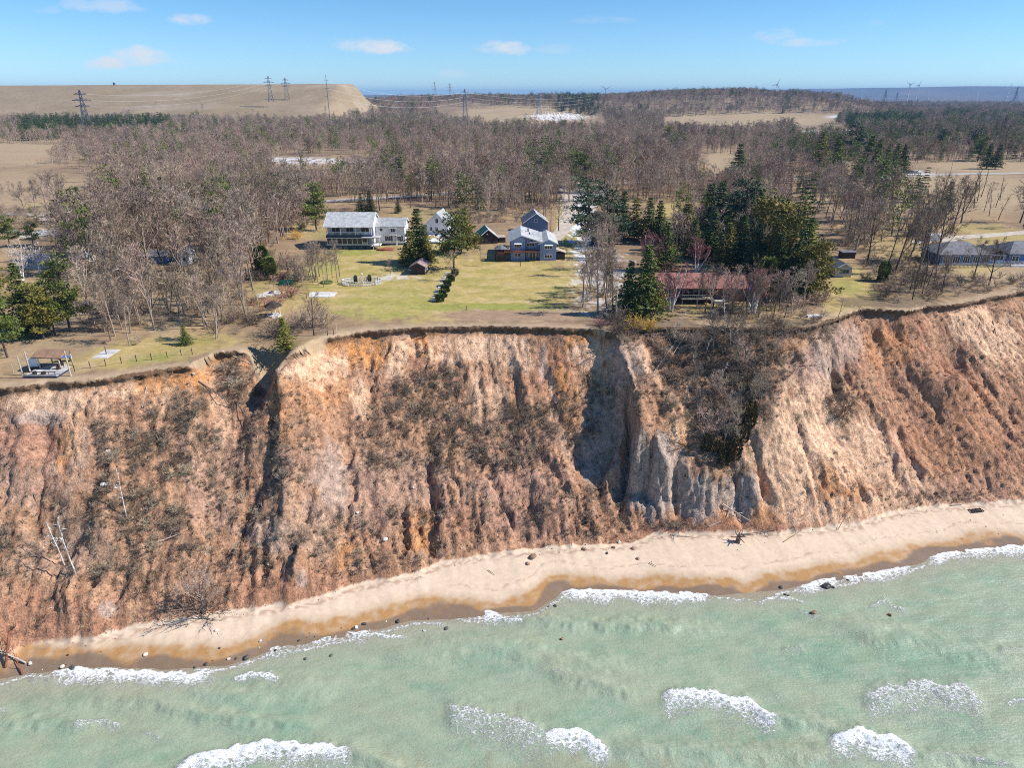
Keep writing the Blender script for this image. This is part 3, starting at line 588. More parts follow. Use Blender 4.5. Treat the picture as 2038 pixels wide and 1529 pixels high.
    r2 = N(nt, 'ShaderNodeTexNoise', inp={'Scale': 1.0, 'Detail': 5.0, 'Roughness': .65}); mp2 = N(nt, 'ShaderNodeMapping'); mp2.inputs['Scale'].default_value = (.5, 2.2, 1); mp2.inputs['Rotation'].default_value = (0, 0, .35); nt.links.new(geo.outputs['Position'], mp2.inputs[0]); nt.links.new(mp2.outputs[0], r2.inputs['Vector'])
    bh = mth(nt, 'ADD', mth(nt, 'ADD', r1.outputs[0], mth(nt, 'MULTIPLY', r2.outputs[0], 2.2)), mth(nt, 'MULTIPLY', mth(nt, 'MULTIPLY', f, nz.outputs[0]), 2.0))
    bp = N(nt, 'ShaderNodeBump', inp={'Strength': 1.0, 'Distance': .08}); nt.links.new(bh, bp.inputs['Height']); nt.links.new(bp.outputs[0], b.inputs['Normal'])
    me = mesh_np('water', V[used], Q, [m], smooth=True)
    a = me.color_attributes.new('Col', 'FLOAT_COLOR', 'POINT'); a.data.foreach_set('color', np.concatenate([col[used], np.ones((len(used), 1))], 1).astype(np.float32).ravel())
    w = me.attributes.new('Foam', 'FLOAT', 'POINT'); w.data.foreach_set('value', foam[used].astype(np.float32))
    tag(link('water', me), 'pale green lake with small foaming breakers', kind='structure')
build_water()
# ------------------------------------------------------------------ trees
M['bark_grey'] = mat('bark_grey', (.27, .22, .185), .9, .25, 3, rnd=.35)
M['twig_grey'] = mat('twig_grey', (.345, .27, .21), .9, .2, .6, rnd=.38)
M['bark_dark'] = mat('bark_dark', (.10, .08, .065), .9, .25, 3, rnd=.3)
M['twig_dark'] = mat('twig_dark', (.22, .16, .115), .9, .2, .6, rnd=.35)
M['bark_birch'] = mat('bark_birch', (.62, .57, .54), .7, .3, 2.5, rnd=.1)
M['twig_red'] = mat('twig_red', (.36, .17, .155), .9, .2, .8, rnd=.2)
M['twig_pink'] = mat('twig_pink', (.40, .285, .225), .9, .2, .8, rnd=.2)
M['twig_gold'] = mat('twig_gold', (.78, .47, .10), .9, .25, .8, rnd=.12)
M['twig_tan'] = mat('twig_tan', (.42, .33, .235), .9, .2, .8, rnd=.3)
M['needle_dark'] = mat('needle_dark', (.038, .062, .026), .75, .3, .5, rnd=.25, col2=(.14, .18, .05), spec=.2)
M['needle_green'] = mat('needle_green', (.06, .095, .03), .75, .3, .5, rnd=.25, col2=(.24, .26, .06), spec=.2)
M['needle_olive'] = mat('needle_olive', (.10, .115, .03), .75, .3, .45, rnd=.25, col2=(.34, .28, .06), spec=.2)
M['needle_blue'] = mat('needle_blue', (.045, .075, .045), .75, .3, .5, rnd=.2, col2=(.11, .15, .08), spec=.2)
M['dead_wood'] = mat('dead_wood', (.50, .43, .37), .8, .25, 2, rnd=.2)
M['dead_dark'] = mat('dead_dark', (.16, .12, .10), .9, .25, 2, rnd=.2)

def rv(rg, s=1.0): return Vector((rg.uniform(-1, 1), rg.uniform(-1, 1), rg.uniform(-1, 1))) * s
def limb(mb, p, d, L, r, rg, n=4, seg=3, wob=.12, up=.0, taper=.35):
    """a bent tapered branch; returns its points and directions"""
    pts = [(p.copy(), d.copy(), r)]
    for i in range(seg):
        d = (d + rv(rg, wob) + Vector((0, 0, up))).normalized(); q = p + d * (L / seg); r2 = r * (1 - (1 - taper) / seg * 1.15)
        mb.tube(p, q, r, r2, n, cap=False); p, r = q, r2; pts.append((p.copy(), d.copy(), r))
    return pts
def sliver(mb, p, d, L, w, rg):
    a = d.cross(rv(rg)).normalized() * w; q = p + d * L
    k = len(mb.v); mb.v += [tuple(p - a), tuple(p + a), tuple(q)]; mb.f.append((k, k + 1, k + 2))
def at(pts, t):
    f = t * (len(pts) - 1); i = min(int(f), len(pts) - 2); f -= i
    return pts[i][0].lerp(pts[i + 1][0], f), pts[i][1].lerp(pts[i + 1][1], f).normalized(), pts[i][2] * (1 - f) + pts[i + 1][2] * f
def fan(d, ang, rg):
    a = d.orthogonal().normalized(); b = d.cross(a); t = rg.uniform(0, 2 * math.pi)
    return (d * math.cos(ang) + (a * math.cos(t) + b * math.sin(t)) * math.sin(ang)).normalized()
def bare_meshes(seed, h=14, stems=1, first=.35, spread=.55, nl=11, n2=5, n3=5, n4=4, w=.028, lean=.05, r0=None, wide=.42, droop=.02):
    rg = random.Random(seed); T = MB(); K = MB()
    for s in range(stems):
        base = Vector((0, 0, -.3)) + (Vector((rg.uniform(-.3, .3), rg.uniform(-.3, .3), 0)) if stems > 1 else Vector())
        d0 = (Vector((0, 0, 1)) + rv(rg, lean) + (rv(rg, .38) if stems > 1 else Vector())).normalized(); hh = h * (1 if stems == 1 else rg.uniform(.75, 1))
        rad = (r0 or h * .0145) * (1 if stems == 1 else .6)
        tr = limb(T, base, d0, hh * .86, rad, rg, 6, 7, .07, .05, .16)
        for i in range(nl if stems == 1 else max(4, nl // 2)):
            t = first + (1 - first) * (i + rg.random()) / (nl if stems == 1 else max(4, nl // 2)); t = min(t, .99)
            p, d, r = at(tr, t); L = hh * wide * (1.15 - .75 * (t - first) / (1 - first)) * rg.uniform(.7, 1.15)
            lb = limb(K, p, fan(d, spread * rg.uniform(.7, 1.5), rg), L, max(r * .55, .03), rg, 4, 3, .14, .10)
            for j in range(n2):
                p2, d2, r2 = at(lb, rg.uniform(.25, 1)); L2 = L * rg.uniform(.35, .6)
                b2 = limb(K, p2, fan(d2, rg.uniform(.4, .85), rg), L2, max(r2 * .5, .02), rg, 3, 2, .18, .07)
                for k in range(n3):
                    p3, d3, r3 = at(b2, rg.uniform(.2, 1)); L3 = max(.5, L2 * rg.uniform(.35, .6)); d3 = fan(d3, rg.uniform(.35, .9), rg)
                    sliver(K, p3, d3, L3, w * 1.2, rg)
                    for m in range(n4):
                        sliver(K, p3 + d3 * L3 * rg.uniform(.15, .95), fan(d3, rg.uniform(.3, .9), rg), L3 * rg.uniform(.4, .75), w * .8, rg)
    return T, K
def mbmesh(mb, name, m, smooth=False):
    me = bpy.data.meshes.new(name); me.from_pydata(mb.v, [], mb.f); me.materials.append(m)
    if smooth: me.polygons.foreach_set('use_smooth', np.ones(len(me.polygons), bool))
    me.update(); return me
def spruce_meshes(seed, h=13, rad=2.8, layers=26, br=12, base=.08, irregular=.2, droop=.35, leaf=.66, gap=.0):
    rg = random.Random(seed); T = MB(); K = MB()
    T.tube((0, 0, -.3), (0, 0, h * .93), h * .016, .03, 6, cap=False)
    for L in range(layers):
        t = (L + rg.random() * .6) / layers; z = h * (base + (1 - base) * t); R0 = rad * ((1 - t) ** .85) * (1 + irregular * rg.uniform(-1, 1)) + .12
        nb = max(4, int(br * (1 - t * .55)))
        for b in range(nb):
            if rg.random() < gap: continue
            a = 2 * math.pi * (b + rg.random() * .8) / nb; rr = R0 * rg.uniform(.65, 1.12); dz = -droop * rr * rg.uniform(.5, 1.2)
            d = Vector((math.cos(a), math.sin(a), 0)); sd = Vector((-d.y, d.x, 0))
            nseg = max(2, int(rr / (leaf * .8)))
            for q in range(nseg):
                f = (q + .5) / nseg; c = d * rr * f + Vector((0, 0, z + dz * f * f + .25 * rr * f * rg.uniform(.2, 1)))
                for side in (-1, 1, 0, -.5, .6):
                    tip = c + (d * rg.uniform(.3, .8) + sd * side * rg.uniform(.5, 1) + Vector((0, 0, rg.uniform(-.45, .1)))) * leaf
                    o1 = d * rg.uniform(.15, .3) * leaf + Vector((0, 0, rg.uniform(-.15, .15))); k = len(K.v)
                    K.v += [tuple(c - o1), tuple(c + o1), tuple(tip)]; K.f.append((k, k + 1, k + 2))
    return T, K
def pine_meshes(seed, h=15, rad=4.3, nb=34, base=.26, clump=44, cs=1.1):
    rg = random.Random(seed); T = MB(); K = MB()
    tr = limb(T, Vector((0, 0, -.3)), Vector((rg.uniform(-.05, .05), rg.uniform(-.05, .05), 1)).normalized(), h * .95, h * .017, rg, 6, 6, .05, .04, .12)
    for i in range(nb):
        t = base + (1 - base) * (i + rg.random()) / nb; p, d, r = at(tr, min(.99, t)); rr = rad * (1.05 - .8 * ((t - base) / (1 - base)) ** 1.4) * rg.uniform(.55, 1.15)
        a = rg.uniform(0, 2 * math.pi); dd = Vector((math.cos(a), math.sin(a), rg.uniform(-.05, .4))).normalized()
        T.tube(p, p + dd * rr * .9, max(.03, r * .35), .015, 4, cap=False)
        for q in range(max(1, int(rr / .8))):
            f = 1 - q * .8 / max(rr, .8); c = p + dd * rr * f + rv(rg, .3)
            for k_ in range(clump):
                v = rv(rg); v.z *= .5; v = v * cs * rg.uniform(.5, 1); e1 = rv(rg, .2); e2 = (v.normalized() + Vector((0, 0, .4)) + rv(rg, .5)) * .36
                k = len(K.v); b0 = c + v; K.v += [tuple(b0 - e1), tuple(b0 + e1), tuple(b0 + e2)]; K.f.append((k, k + 1, k + 2))
    return T, K
def cedar_meshes(seed, h=6, rad=1.5, n=2600):
    rg = random.Random(seed); T = MB(); K = MB(); T.tube((0, 0, -.3), (0, 0, h * .8), h * .02, .02, 5, cap=False)
    lob = [(rg.uniform(0, 6.28), rg.uniform(.1, .9), rg.uniform(.75, 1.25)) for _ in range(14)]
    for i in range(n):
        t = rg.random() ** 1.15; a = rg.uniform(0, 6.283); m = 1
        for (la, lt, lr) in lob:
            if abs(t - lt) < .16 and math.cos(a - la) > .5: m = lr
        rr = rad * m * (math.sin(math.pi * min(1, .16 + .84 * (1 - t))) ** .75 if t > .2 else (.75 + t)) * rg.uniform(.72, 1.05) * (1 - t * .25)
        c = Vector((math.cos(a) * rr, math.sin(a) * rr, h * (.03 + .97 * t) + rg.uniform(-.1, .1))); dd = Vector((math.cos(a), math.sin(a), rg.uniform(.2, 1.6))).normalized()
        e = rv(rg, .16); k = len(K.v); K.v += [tuple(c - e), tuple(c + e), tuple(c + dd * rg.uniform(.3, .6))]; K.f.append((k, k + 1, k + 2))
    return T, K
def bush_meshes(seed, h=2.2, n=26, w=.022):
    rg = random.Random(seed); K = MB()
    for i in range(n):
        d = (Vector((0, 0, 1)) + rv(rg, .9)); d.z = abs(d.z) + .25; d.normalize(); L = h * rg.uniform(.6, 1.1); p = Vector((rg.uniform(-.4, .4), rg.uniform(-.4, .4), -.1)) * h * .4
        b = limb(K, p, d, L, .022, rg, 3, 2, .2, .05)
        for j in range(7):
            p2, d2, r2 = at(b, rg.uniform(.3, 1)); d2 = fan(d2, rg.uniform(.3, .9), rg); L2 = L * rg.uniform(.25, .45); sliver(K, p2, d2, L2, w * 1.1, rg)
            for k in range(3): sliver(K, p2 + d2 * L2 * rg.uniform(.2, .9), fan(d2, rg.uniform(.3, .9), rg), L2 * .6, w * .8, rg)
    return K

SPEC = {}   # kind -> list of (trunk mesh, crown mesh, nominal height)
def spec(kind, variants, tm, cm, cname='crown'):
    SPEC[kind] = [(mbmesh(T, 'trunk', M[tm], True), mbmesh(K, cname, M[cm]), h) for (T, K, h) in variants]
spec('tall', [(*bare_meshes(100 + i, 14, 1, .38, .42, 12, 6, 5, 5, .034, .10, .19, .30), 14) for i in range(4)], 'bark_grey', 'twig_grey')
spec('pole', [(*bare_meshes(120 + i, 12, 1, .42, .38, 9, 5, 5, 4, .032, .14, .16, .25), 12) for i in range(3)], 'bark_grey', 'twig_pink')
spec('wide', [(*bare_meshes(140 + i, 13, 1, .22, .62, 14, 6, 6, 5, .036, .04, .26, .44), 13) for i in range(3)], 'bark_grey', 'twig_grey')
spec('dark', [(*bare_meshes(160 + i, 14, 1, .28, .55, 12, 6, 5, 5, .034, .08, .24, .38), 14) for i in range(3)], 'bark_dark', 'twig_dark')
spec('clump', [(*bare_meshes(180 + i, 11, 4, .3, .45, 9, 4, 5, 4, .026, .05, .2, .3), 11) for i in range(2)], 'bark_grey', 'twig_tan')
spec('birch', [(*bare_meshes(200 + i, 12, 6, .25, .5, 12, 5, 5, 5, .03, .05, .38, .34), 12) for i in range(2)], 'bark_birch', 'twig_red')
spec('sycamore', [(*bare_meshes(210 + i, 11, 3, .2, .6, 12, 5, 3, 2, .035, .08, .22, .42), 11) for i in range(2)], 'bark_birch', 'twig_pink')
for T_, K_, h_ in SPEC['sycamore']: K_.materials.clear(); K_.materials.append(M['bark_birch'])
spec('small', [(*bare_meshes(220 + i, 5, 1, .2, .6, 9, 4, 4, 3, .02, .08, .07, .42), 5) for i in range(3)], 'bark_dark', 'twig_pink')
spec('snag', [(*bare_meshes(230 + i, 10, 1, .3, .6, 8, 3, 2, 0, .03, .12, .14, .16), 10) for i in range(2)], 'bark_dark', 'bark_dark', 'limbs')
spec('paleSnag', [(*bare_meshes(240 + i, 9, 1, .35, .5, 7, 3, 2, 0, .03, .06, .10, .12), 9) for i in range(2)], 'bark_birch', 'bark_birch', 'limbs')
spec('spruce', [(*spruce_meshes(300 + i, 13, 3.7, 30, 13), 13) for i in range(3)], 'bark_dark', 'needle_dark')
spec('spruceG', [(*spruce_meshes(310 + i, 13, 4.0, 29, 13, .05, .28), 13) for i in range(3)], 'bark_dark', 'needle_green')
spec('fir', [(*spruce_meshes(320 + i, 12, 3.6, 26, 11, .08, .35, .2, .75, .12), 12) for i in range(2)], 'bark_dark', 'needle_olive')
spec('pine', [(*pine_meshes(330 + i), 15) for i in range(3)], 'bark_dark', 'needle_green')
spec('pineO', [(*pine_meshes(340 + i, 13, 4.6, 32, .2), 13) for i in range(2)], 'bark_dark', 'needle_olive')
spec('pineB', [(*pine_meshes(350 + i, 16, 4.4, 36, .1), 16) for i in range(2)], 'bark_dark', 'needle_blue')
spec('cedar', [(*cedar_meshes(360 + i), 6) for i in range(2)], 'bark_dark', 'needle_green')
spec('cedarO', [(*cedar_meshes(370 + i, 5, 1.6, 1500), 5) for i in range(2)], 'bark_dark', 'needle_olive')
M['needle_brown'] = mat('needle_brown', (.045, .042, .018), .8, .3, .5, rnd=.2, col2=(.13, .105, .04), spec=.2)
spec('cedarB', [(*cedar_meshes(380 + i, 5, 1.5, 1500), 5) for i in range(2)], 'bark_dark', 'needle_brown')
BUSH = {}
for nm, mk in (('brown', 'twig_dark'), ('grey', 'twig_grey'), ('tan', 'twig_tan'), ('gold', 'twig_gold'), ('red', 'twig_red')):
    BUSH[nm] = [mbmesh(bush_meshes(400 + i), 'twigs', M[mk]) for i in range(3)]
_rt = random.Random(99)
def plant_at(kind, x, y, h, label, name, group=None, cat='tree', z=None, lean=.04, wide=1.0, crown=None):
    T, K, h0 = _rt.choice(SPEC[kind]); s = h / h0
    e = empty(name, (x, y, (hz(x, y) if z is None else z) - .05), _rt.uniform(0, 6.28), label, cat, group)
    e.scale = (s * wide, s * wide, s); e.rotation_euler = (_rt.uniform(-lean, lean), _rt.uniform(-lean, lean), _rt.uniform(0, 6.28))
    link('trunk', T, e); link('crown', K, e)
    return e
def hpx(px, pyb, pyt, x, y, z):
    """height of an upright thing whose base is at (x,y,z) and whose top shows at row pyt"""
    d = raydir(px, pyt); return max(1.0, CZ + d[2] / d[1] * y - z)
def tree_px(kind, px, pyb, pyt, label, name, group=None, cat='tree', **kw):
    x, y, z = G(px, pyb); return plant_at(kind, x, y, hpx(px, pyb, pyt, x, y, z), label, name, group, cat, z, **kw)
def inpoly(px, py, P):
    P = np.array(P, float); n = len(P); r = np.zeros(np.shape(px), bool); j = n - 1
    for i in range(n):
        xi, yi, xj, yj = P[i, 0], P[i, 1], P[j, 0], P[j, 1]
        c = ((yi > py) != (yj > py)) & (px < (xj - xi) * (py - yi) / (yj - yi + 1e-9) + xi); r ^= c; j = i
    return r
# footprints that stay free of trees: (px, py, rx, ry) ellipses in the photograph, on the plateau
CLEAR = [(150, 446, 55, 26), (300, 426, 92, 14), (735, 480, 100, 28), (1050, 490, 90, 50), (1400, 585, 120, 26), (1665, 540, 50, 30), (1960, 515, 100, 36), (865, 455, 30, 20), (970, 475, 40, 18), (1435, 385, 36, 26), (1310, 368, 20, 12), (75, 735, 90, 50), (835, 540, 40, 20), (60, 520, 60, 16), (330, 525, 50, 14)]
placed = []
def scatter(poly, n, rg, mind=2.2, zz=28.):
    P = np.array(poly, float); W_ = [U(a, b, zz) for a, b in poly]; xs = [w[0] for w in W_]; ys = [w[1] for w in W_]; out = []; k = 0
    while len(out) < n and k < n * 60:
        k += 1; x = rg.uniform(min(xs), max(xs)); y = rg.uniform(min(ys), max(ys)); p, q = proj(x, y, zz)
        if not inpoly(p, q, poly): continue
        if any(((p - c[0]) / c[2]) ** 2 + ((q - c[1]) / c[3]) ** 2 < 1 for c in CLEAR): continue
        if any((x - a) ** 2 + (y - b) ** 2 < mind * mind for a, b in placed[-400:]): continue
        placed.append((x, y)); out.append((x, y))
    return out
def wood(poly, n, kinds, hr, name, label, group, seed, mind=2.2, zz=28., **kw):
    rg = random.Random(seed); made = []
    for (x, y) in scatter(poly, n, rg, mind, zz):
        k, h = rg.choice(kinds), rg.uniform(*hr); made.append((plant_at(k, x, y, h, label, name, group, **kw), k, (h - hr[0]) / (hr[1] - hr[0]), x, y))
    relabel(made, group.split('trees ')[-1].split('trunks ')[-1])
LOOK = {'tall': 'grey', 'pole': 'slender', 'dark': 'dark', 'wide': 'broad', 'clump': 'clumped', 'snag': 'gaunt', 'small': 'bushy', 'paleSnag': 'white'}
ORD = ['', 'second ', 'third ', 'fourth ', 'fifth ', 'sixth ', 'seventh ', 'eighth ', 'ninth ', 'tenth ']
def relabel(made, place):
    # say for each tree of a wood how tall and of what look it is and where it stands, then its order from the left among equals
    if not made: return
    px = [float(proj(m[3], m[4], 28.)[0]) for m in made]; sx = sorted(px); sy = sorted(m[4] for m in made); cells = {}
    for m, p in zip(made, px):
        col = 'left' if p < sx[len(sx) // 3] else ('right' if p > sx[2 * len(sx) // 3] else 'middle'); row = 'front' if m[4] < sy[len(sy) // 2] else 'back'
        size = 'short' if m[2] < .33 else ('tall' if m[2] > .66 else 'middling'); cells.setdefault((size, m[1], row, col), []).append((p, m[0]))
    for (size, k, row, col), L in cells.items():
        L.sort(key=lambda t: t[0])
        for i, (p, o) in enumerate(L):
            o['label'] = '%s %s tree, %s %s, %s%s' % (size, LOOK[k], row, col, place, '' if len(L) == 1 else ', %sfrom left' % (ORD[i] if i else 'first '))
# conifers, one by one
_con = [
 ('pine', 630, 458, 358, 'tall dark pine behind the left end of the white house', None),
 ('spruce', 738, 428, 378, 'dark spruce behind the white house roof, right one of two', None), ('spruce', 720, 428, 384, 'dark spruce behind the white house roof, left one of two', None),
 ('spruce', 832, 524, 412, 'tall dark spruce between white house and cottage', None), ('fir', 818, 528, 456, 'olive spruce leaning against the tall one by the white house', None),
 ('fir', 850, 528, 468, 'broad olive spruce right beside the dark shed', None), ('fir', 808, 530, 484, 'low yellowish spruce in front of the white house corner', None), ('spruceG', 845, 520, 446, 'green spruce behind the dark shed roof', None),
 ('spruce', 793, 424, 395, 'tiny dark spruce right of the big white house ridge', None),
 ('pine', 903, 535, 412, 'loose tall cedar at the top of the stone steps', None), ('pineO', 918, 505, 425, 'yellow green pine beside the green roofed shed', None), ('spruce', 885, 455, 412, 'dark spruce in front of the white cottage gable', None), ('fir', 926, 485, 410, 'thin olive fir left of the green roofed shed', None),
 ('spruce', 1248, 628, 518, 'dark spruce at the lawn edge, left one of the pair', None), ('spruceG', 1282, 628, 484, 'tall green spruce at the lawn edge, right one of the pair', None),
 ('pineB', 1180, 490, 345, 'tall pine at the right end of the driveway', None), ('pineB', 1212, 486, 356, 'wide pine on the driveway corner', None),
 ('pine', 1145, 372, 298, 'broad pine above the road by the driveway mouth', None), ('pine', 1165, 384, 306, 'second broad pine above the driveway mouth', None),
 ('spruce', 1238, 470, 378, 'dark spruce behind the driveway pines', None), ('fir', 1262, 476, 392, 'olive spruce in the row beyond the driveway', None), ('spruceG', 1290, 480, 392, 'green spruce in the row beyond the driveway', None), ('spruce', 1310, 486, 398, 'dark spruce ending the row beyond the driveway', None), ('spruceG', 1322, 540, 440, 'narrow green spruce above the red roof left end', None),
 ('fir', 1360, 500, 402, 'yellow green spruce standing alone above the red roof', None), ('spruceG', 1378, 512, 430, 'green spruce beside the yellowish lone one', None),
 ('spruce', 1405, 470, 362, 'dark spruce at the left of the big evergreen grove', None), ('spruce', 1425, 480, 358, 'dark spruce hiding the yellow house wall', None), ('pineB', 1452, 470, 372, 'bluish pine below the yellow house', None), ('pineB', 1478, 486, 345, 'tallest bluish pine in the evergreen grove', None), ('spruce', 1412, 520, 410, 'dark spruce low in the left of the grove', None),
 ('spruceG', 1500, 500, 372, 'green spruce in the middle of the grove', None), ('pineO', 1520, 520, 385, 'yellow green pine in the middle of the grove', None), ('fir', 1545, 545, 392, 'olive fir with gold tips in the grove', None), ('pineO', 1566, 560, 400, 'gold tipped pine on the right of the grove', None),
 ('spruce', 1470, 540, 425, 'dark spruce low in the middle of the grove', None), ('spruce', 1500, 556, 440, 'dark spruce behind the red birches', None), ('spruceG', 1590, 580, 432, 'green spruce near the small cabin', None), ('pineO', 1606, 596, 470, 'ragged pine edging the lawn beside the small cabin', None), ('spruce', 1540, 572, 460, 'dark spruce under the gold tipped pine', None), ('spruce', 1572, 592, 480, 'dark low spruce beside the red roof house', None), ('fir', 1445, 530, 440, 'olive fir with bare lower trunk in the grove', None),
 ('cedar', 1522, 585, 514, 'rounded green cedar at the right end of the red roof house', None), ('pineO', 1620, 560, 480, 'brown tinged pine behind the small cabin', None),
 ('spruce', 1465, 372, 284, 'dark spruce above the yellow house', None), ('fir', 1628, 340, 258, 'olive spruce far behind the grove, left', None), ('spruceG', 1660, 352, 270, 'green spruce far behind the grove, right', None), ('pineB', 1700, 318, 238, 'tall pine in the distant evergreen row', None),
 ('spruceG', 1722, 352, 268, 'first green spruce left in the distant evergreen row', None), ('spruceG', 1738, 354, 276, 'second green spruce in the distant evergreen row', None), ('spruce', 1758, 352, 290, 'third dark spruce in the distant evergreen row', None), ('spruceG', 1776, 350, 284, 'fourth green spruce in the distant evergreen row', None), ('spruce', 1792, 348, 286, 'last dark spruce in the distant evergreen row', None),
 ('pineB', 1870, 305, 252, 'distant dark pine above the right hand road', None), ('pineB', 1935, 300, 250, 'distant dark pine pair beyond the road, left', None), ('spruce', 1962, 336, 284, 'dark spruce by the road near right edge, left one', None), ('spruce', 1980, 336, 286, 'dark spruce by the road near right edge, right one', None), ('pine', 1945, 320, 262, 'distant dark pine pair beyond the road, right', None),
 ('spruce', 1880, 425, 360, 'lone dark spruce on the brown field at right', None), ('cedar', 1755, 560, 520, 'dark cedar bush behind the snags at right', None), ('spruceG', 1820, 470, 420, 'shaggy evergreen behind the blue ranch house', None),
 ('pine', 15, 712, 560, 'big green pine at the left edge beside the deck', None), ('spruceG', 62, 668, 520, 'green conifer left of the woods, nearest the sandy clearing', None), ('pine', 110, 668, 545, 'dark round pine over the leafy clearing', None), ('pine', 140, 660, 498, 'tall dark pine over the leafy clearing', None), ('pineO', 20, 660, 524, 'olive pine at the left edge behind the big green one', None), ('pineO', 88, 676, 560, 'low olive pine over the leafy clearing', None),
 ('pine', 20, 492, 424, 'green pine crown at the far left edge', None), ('pine', 66, 490, 436, 'second green pine crown at the far left', None), ('cedarO', 150, 444, 378, 'golden arborvitae in the left yard, tall one', None), ('cedarO', 118, 432, 398, 'golden arborvitae in the left yard, low one', None), ('cedarO', 172, 448, 402, 'golden arborvitae in the left yard, right one', None),
 ('spruceG', 243, 412, 354, 'first dark spruce of the row in the left woods', None), ('spruce', 272, 414, 358, 'second dark spruce of the row in the left woods', None), ('spruceG', 300, 420, 350, 'third green spruce of the row in the left woods', None), ('spruce', 332, 424, 350, 'tallest spruce of the row in the left woods', None), ('fir', 318, 416, 366, 'olive spruce inside the row in the left woods', None), ('spruce', 372, 420, 358, 'last dark spruce of the row in the left woods', None), ('spruce', 215, 424, 384, 'low dark spruce left of the row in the woods', None),
 ('spruceG', 371, 686, 645, 'small round spruce on the bluff top lawn', None), ('fir', 569, 700, 630, 'dark juniper at the edge above the washed out notch', None), ('cedar', 524, 548, 490, 'dark evergreen thicket tree left of the lawn', None), ('cedar', 540, 556, 512, 'low dark evergreen left of the lawn', None),
 ('pineO', 1120, 268, 236, 'distant pine with round crown left of the far hill', None), ('spruce', 1157, 272, 248, 'distant dark spruce left of the far hill', None), ('pineO', 1330, 285, 248, 'distant olive pine below the wooded hill', None),
]
for (k, px, pb, pt, lb, g) in _con:
    nm = 'pine_tree' if k.startswith('pine') else ('cedar_tree' if k.startswith('cedar') else 'spruce_tree')
    x, y, z = G(px, pb); placed.append((x, y)); h = hpx(px, pb, pt, x, y, z)
    wd = {'spruce': 1.2, 'spruceG': 1.2, 'fir': 1.25, 'pine': 1.15, 'pineO': 1.25, 'pineB': 1.35, 'cedar': 1.15, 'cedarO': 1.3}[k]
    if px in (1145, 1165): wd = 1.5
    if px < 160 and pt > 490: wd *= .8
    plant_at(k, x, y, h, lb, nm, None, z=z, lean=.02, wide=wd)
for i, (px, pb, pt) in enumerate([(1405, 900, 865), (1440, 925, 880), (1462, 915, 872), (1490, 850, 800), (1425, 905, 876), (1480, 880, 845)]):
    x, y, z = G(px, pb); plant_at('cedarB', x, y, hpx(px, pb, pt, x, y, z), ['leftmost olive juniper above the clay spurs', 'biggest dark juniper over the middle clay spur', 'third juniper from left above the clay spurs', 'topmost juniper at the right rim of the hollow', 'small juniper in front of the biggest one', 'juniper halfway up the right rim of the hollow'][i], 'juniper_tree', 'junipers in the wooded hollow', z=z, wide=.8)
# single bare trees that stand out
_one = [
 ('birch', 1335, 620, 505, 'many stemmed white birch with red twigs before the red roof', 'birch_tree'), ('birch', 1500, 625, 515, 'white birch with red twigs at the right of the red roof house', 'birch_tree'), ('birch', 1290, 540, 445, 'red twigged birch behind the pair of dark spruces', 'birch_tree'),
 ('birch', 1385, 545, 458, 'slim birch above the red roof chimney', 'birch_tree'), ('dark', 625, 668, 575, 'dark bare tree at the lawn corner near the bluff edge', 'bare_tree'), ('sycamore', 45, 560, 470, 'white limbed sycamore at the far left', 'sycamore_tree'), ('sycamore', 78, 545, 478, 'second white limbed sycamore beside the first', 'sycamore_tree'),
 ('tall', 430, 676, 560, 'pale bare tree at the lawn edge in front of left woods', 'bare_tree'), ('dark', 1112, 460, 380, 'dark two stemmed tree in the driveway turnaround', 'bare_tree'), ('dark', 1082, 440, 385, 'dark bare tree behind the blue garage', 'bare_tree'), ('dark', 1968, 568, 470, 'leaning dark tree in front of the blue ranch house', 'bare_tree'), ('dark', 1938, 552, 470, 'straight dark tree left of the leaning one', 'bare_tree'),
 ('small', 905, 560, 500, 'thin bare tree right of the stone steps', 'bare_tree'), ('small', 960, 530, 498, 'little leaning sapling on lawn left of blue house', 'sapling'), ('small', 778, 548, 515, 'small pinkish tree before the white house shrub bed', 'sapling'), ('small', 510, 605, 575, 'short twiggy tree by the white garden bench', 'sapling'),
 ('small', 545, 575, 545, 'low twisted tree left of the pinkish shrubs', 'sapling'), ('wide', 600, 345, 290, 'broad crowned bare tree far behind the woods', 'bare_tree'), ('wide', 1540, 378, 290, 'broad grey willow behind the grove', 'bare_tree'), ('wide', 1215, 372, 310, 'pale pink sycamore above the road', 'bare_tree'),
 ('snag', 1700, 640, 600, 'thin sapling on lawn near the bluff edge, right', 'sapling'), ('snag', 1668, 632, 590, 'thin sapling on lawn near the bluff edge, left', 'sapling'),
]
for (k, px, pb, pt, lb, nm) in _one:
    tree_px(k, px, pb, pt, lb, nm)
# groups of bare trees
wood([(120,470),(260,448),(470,450),(570,480),(515,530),(500,610),(495,668),(440,672),(395,640),(340,632),(310,672),(240,690),(200,675),(150,600),(110,550)], 84, ['tall', 'tall', 'pole', 'pole', 'dark'], (11, 18), 'bare_tree', 'thin bare tree in the dense woods left of the white house lawn', 'bare trees in the woods left of the lawn', 1, 1.9)
wood([(20,425),(200,392),(640,395),(640,440),(560,455),(300,440),(120,455)], 36, ['wide', 'tall', 'dark', 'tall'], (10, 15), 'bare_tree', 'bare grey tree between the road and the left woods', 'bare trees along the road left of the white house', 2, 3.2)
wood([(820,388),(1120,372),(1125,430),(1085,432),(1000,440),(900,420),(820,420),(640,420),(650,402)], 34, ['tall', 'tall', 'dark', 'clump'], (11, 16), 'bare_tree', 'bare tree in the grove behind the white and blue houses', 'bare trees behind the white and blue houses', 3, 2.8)
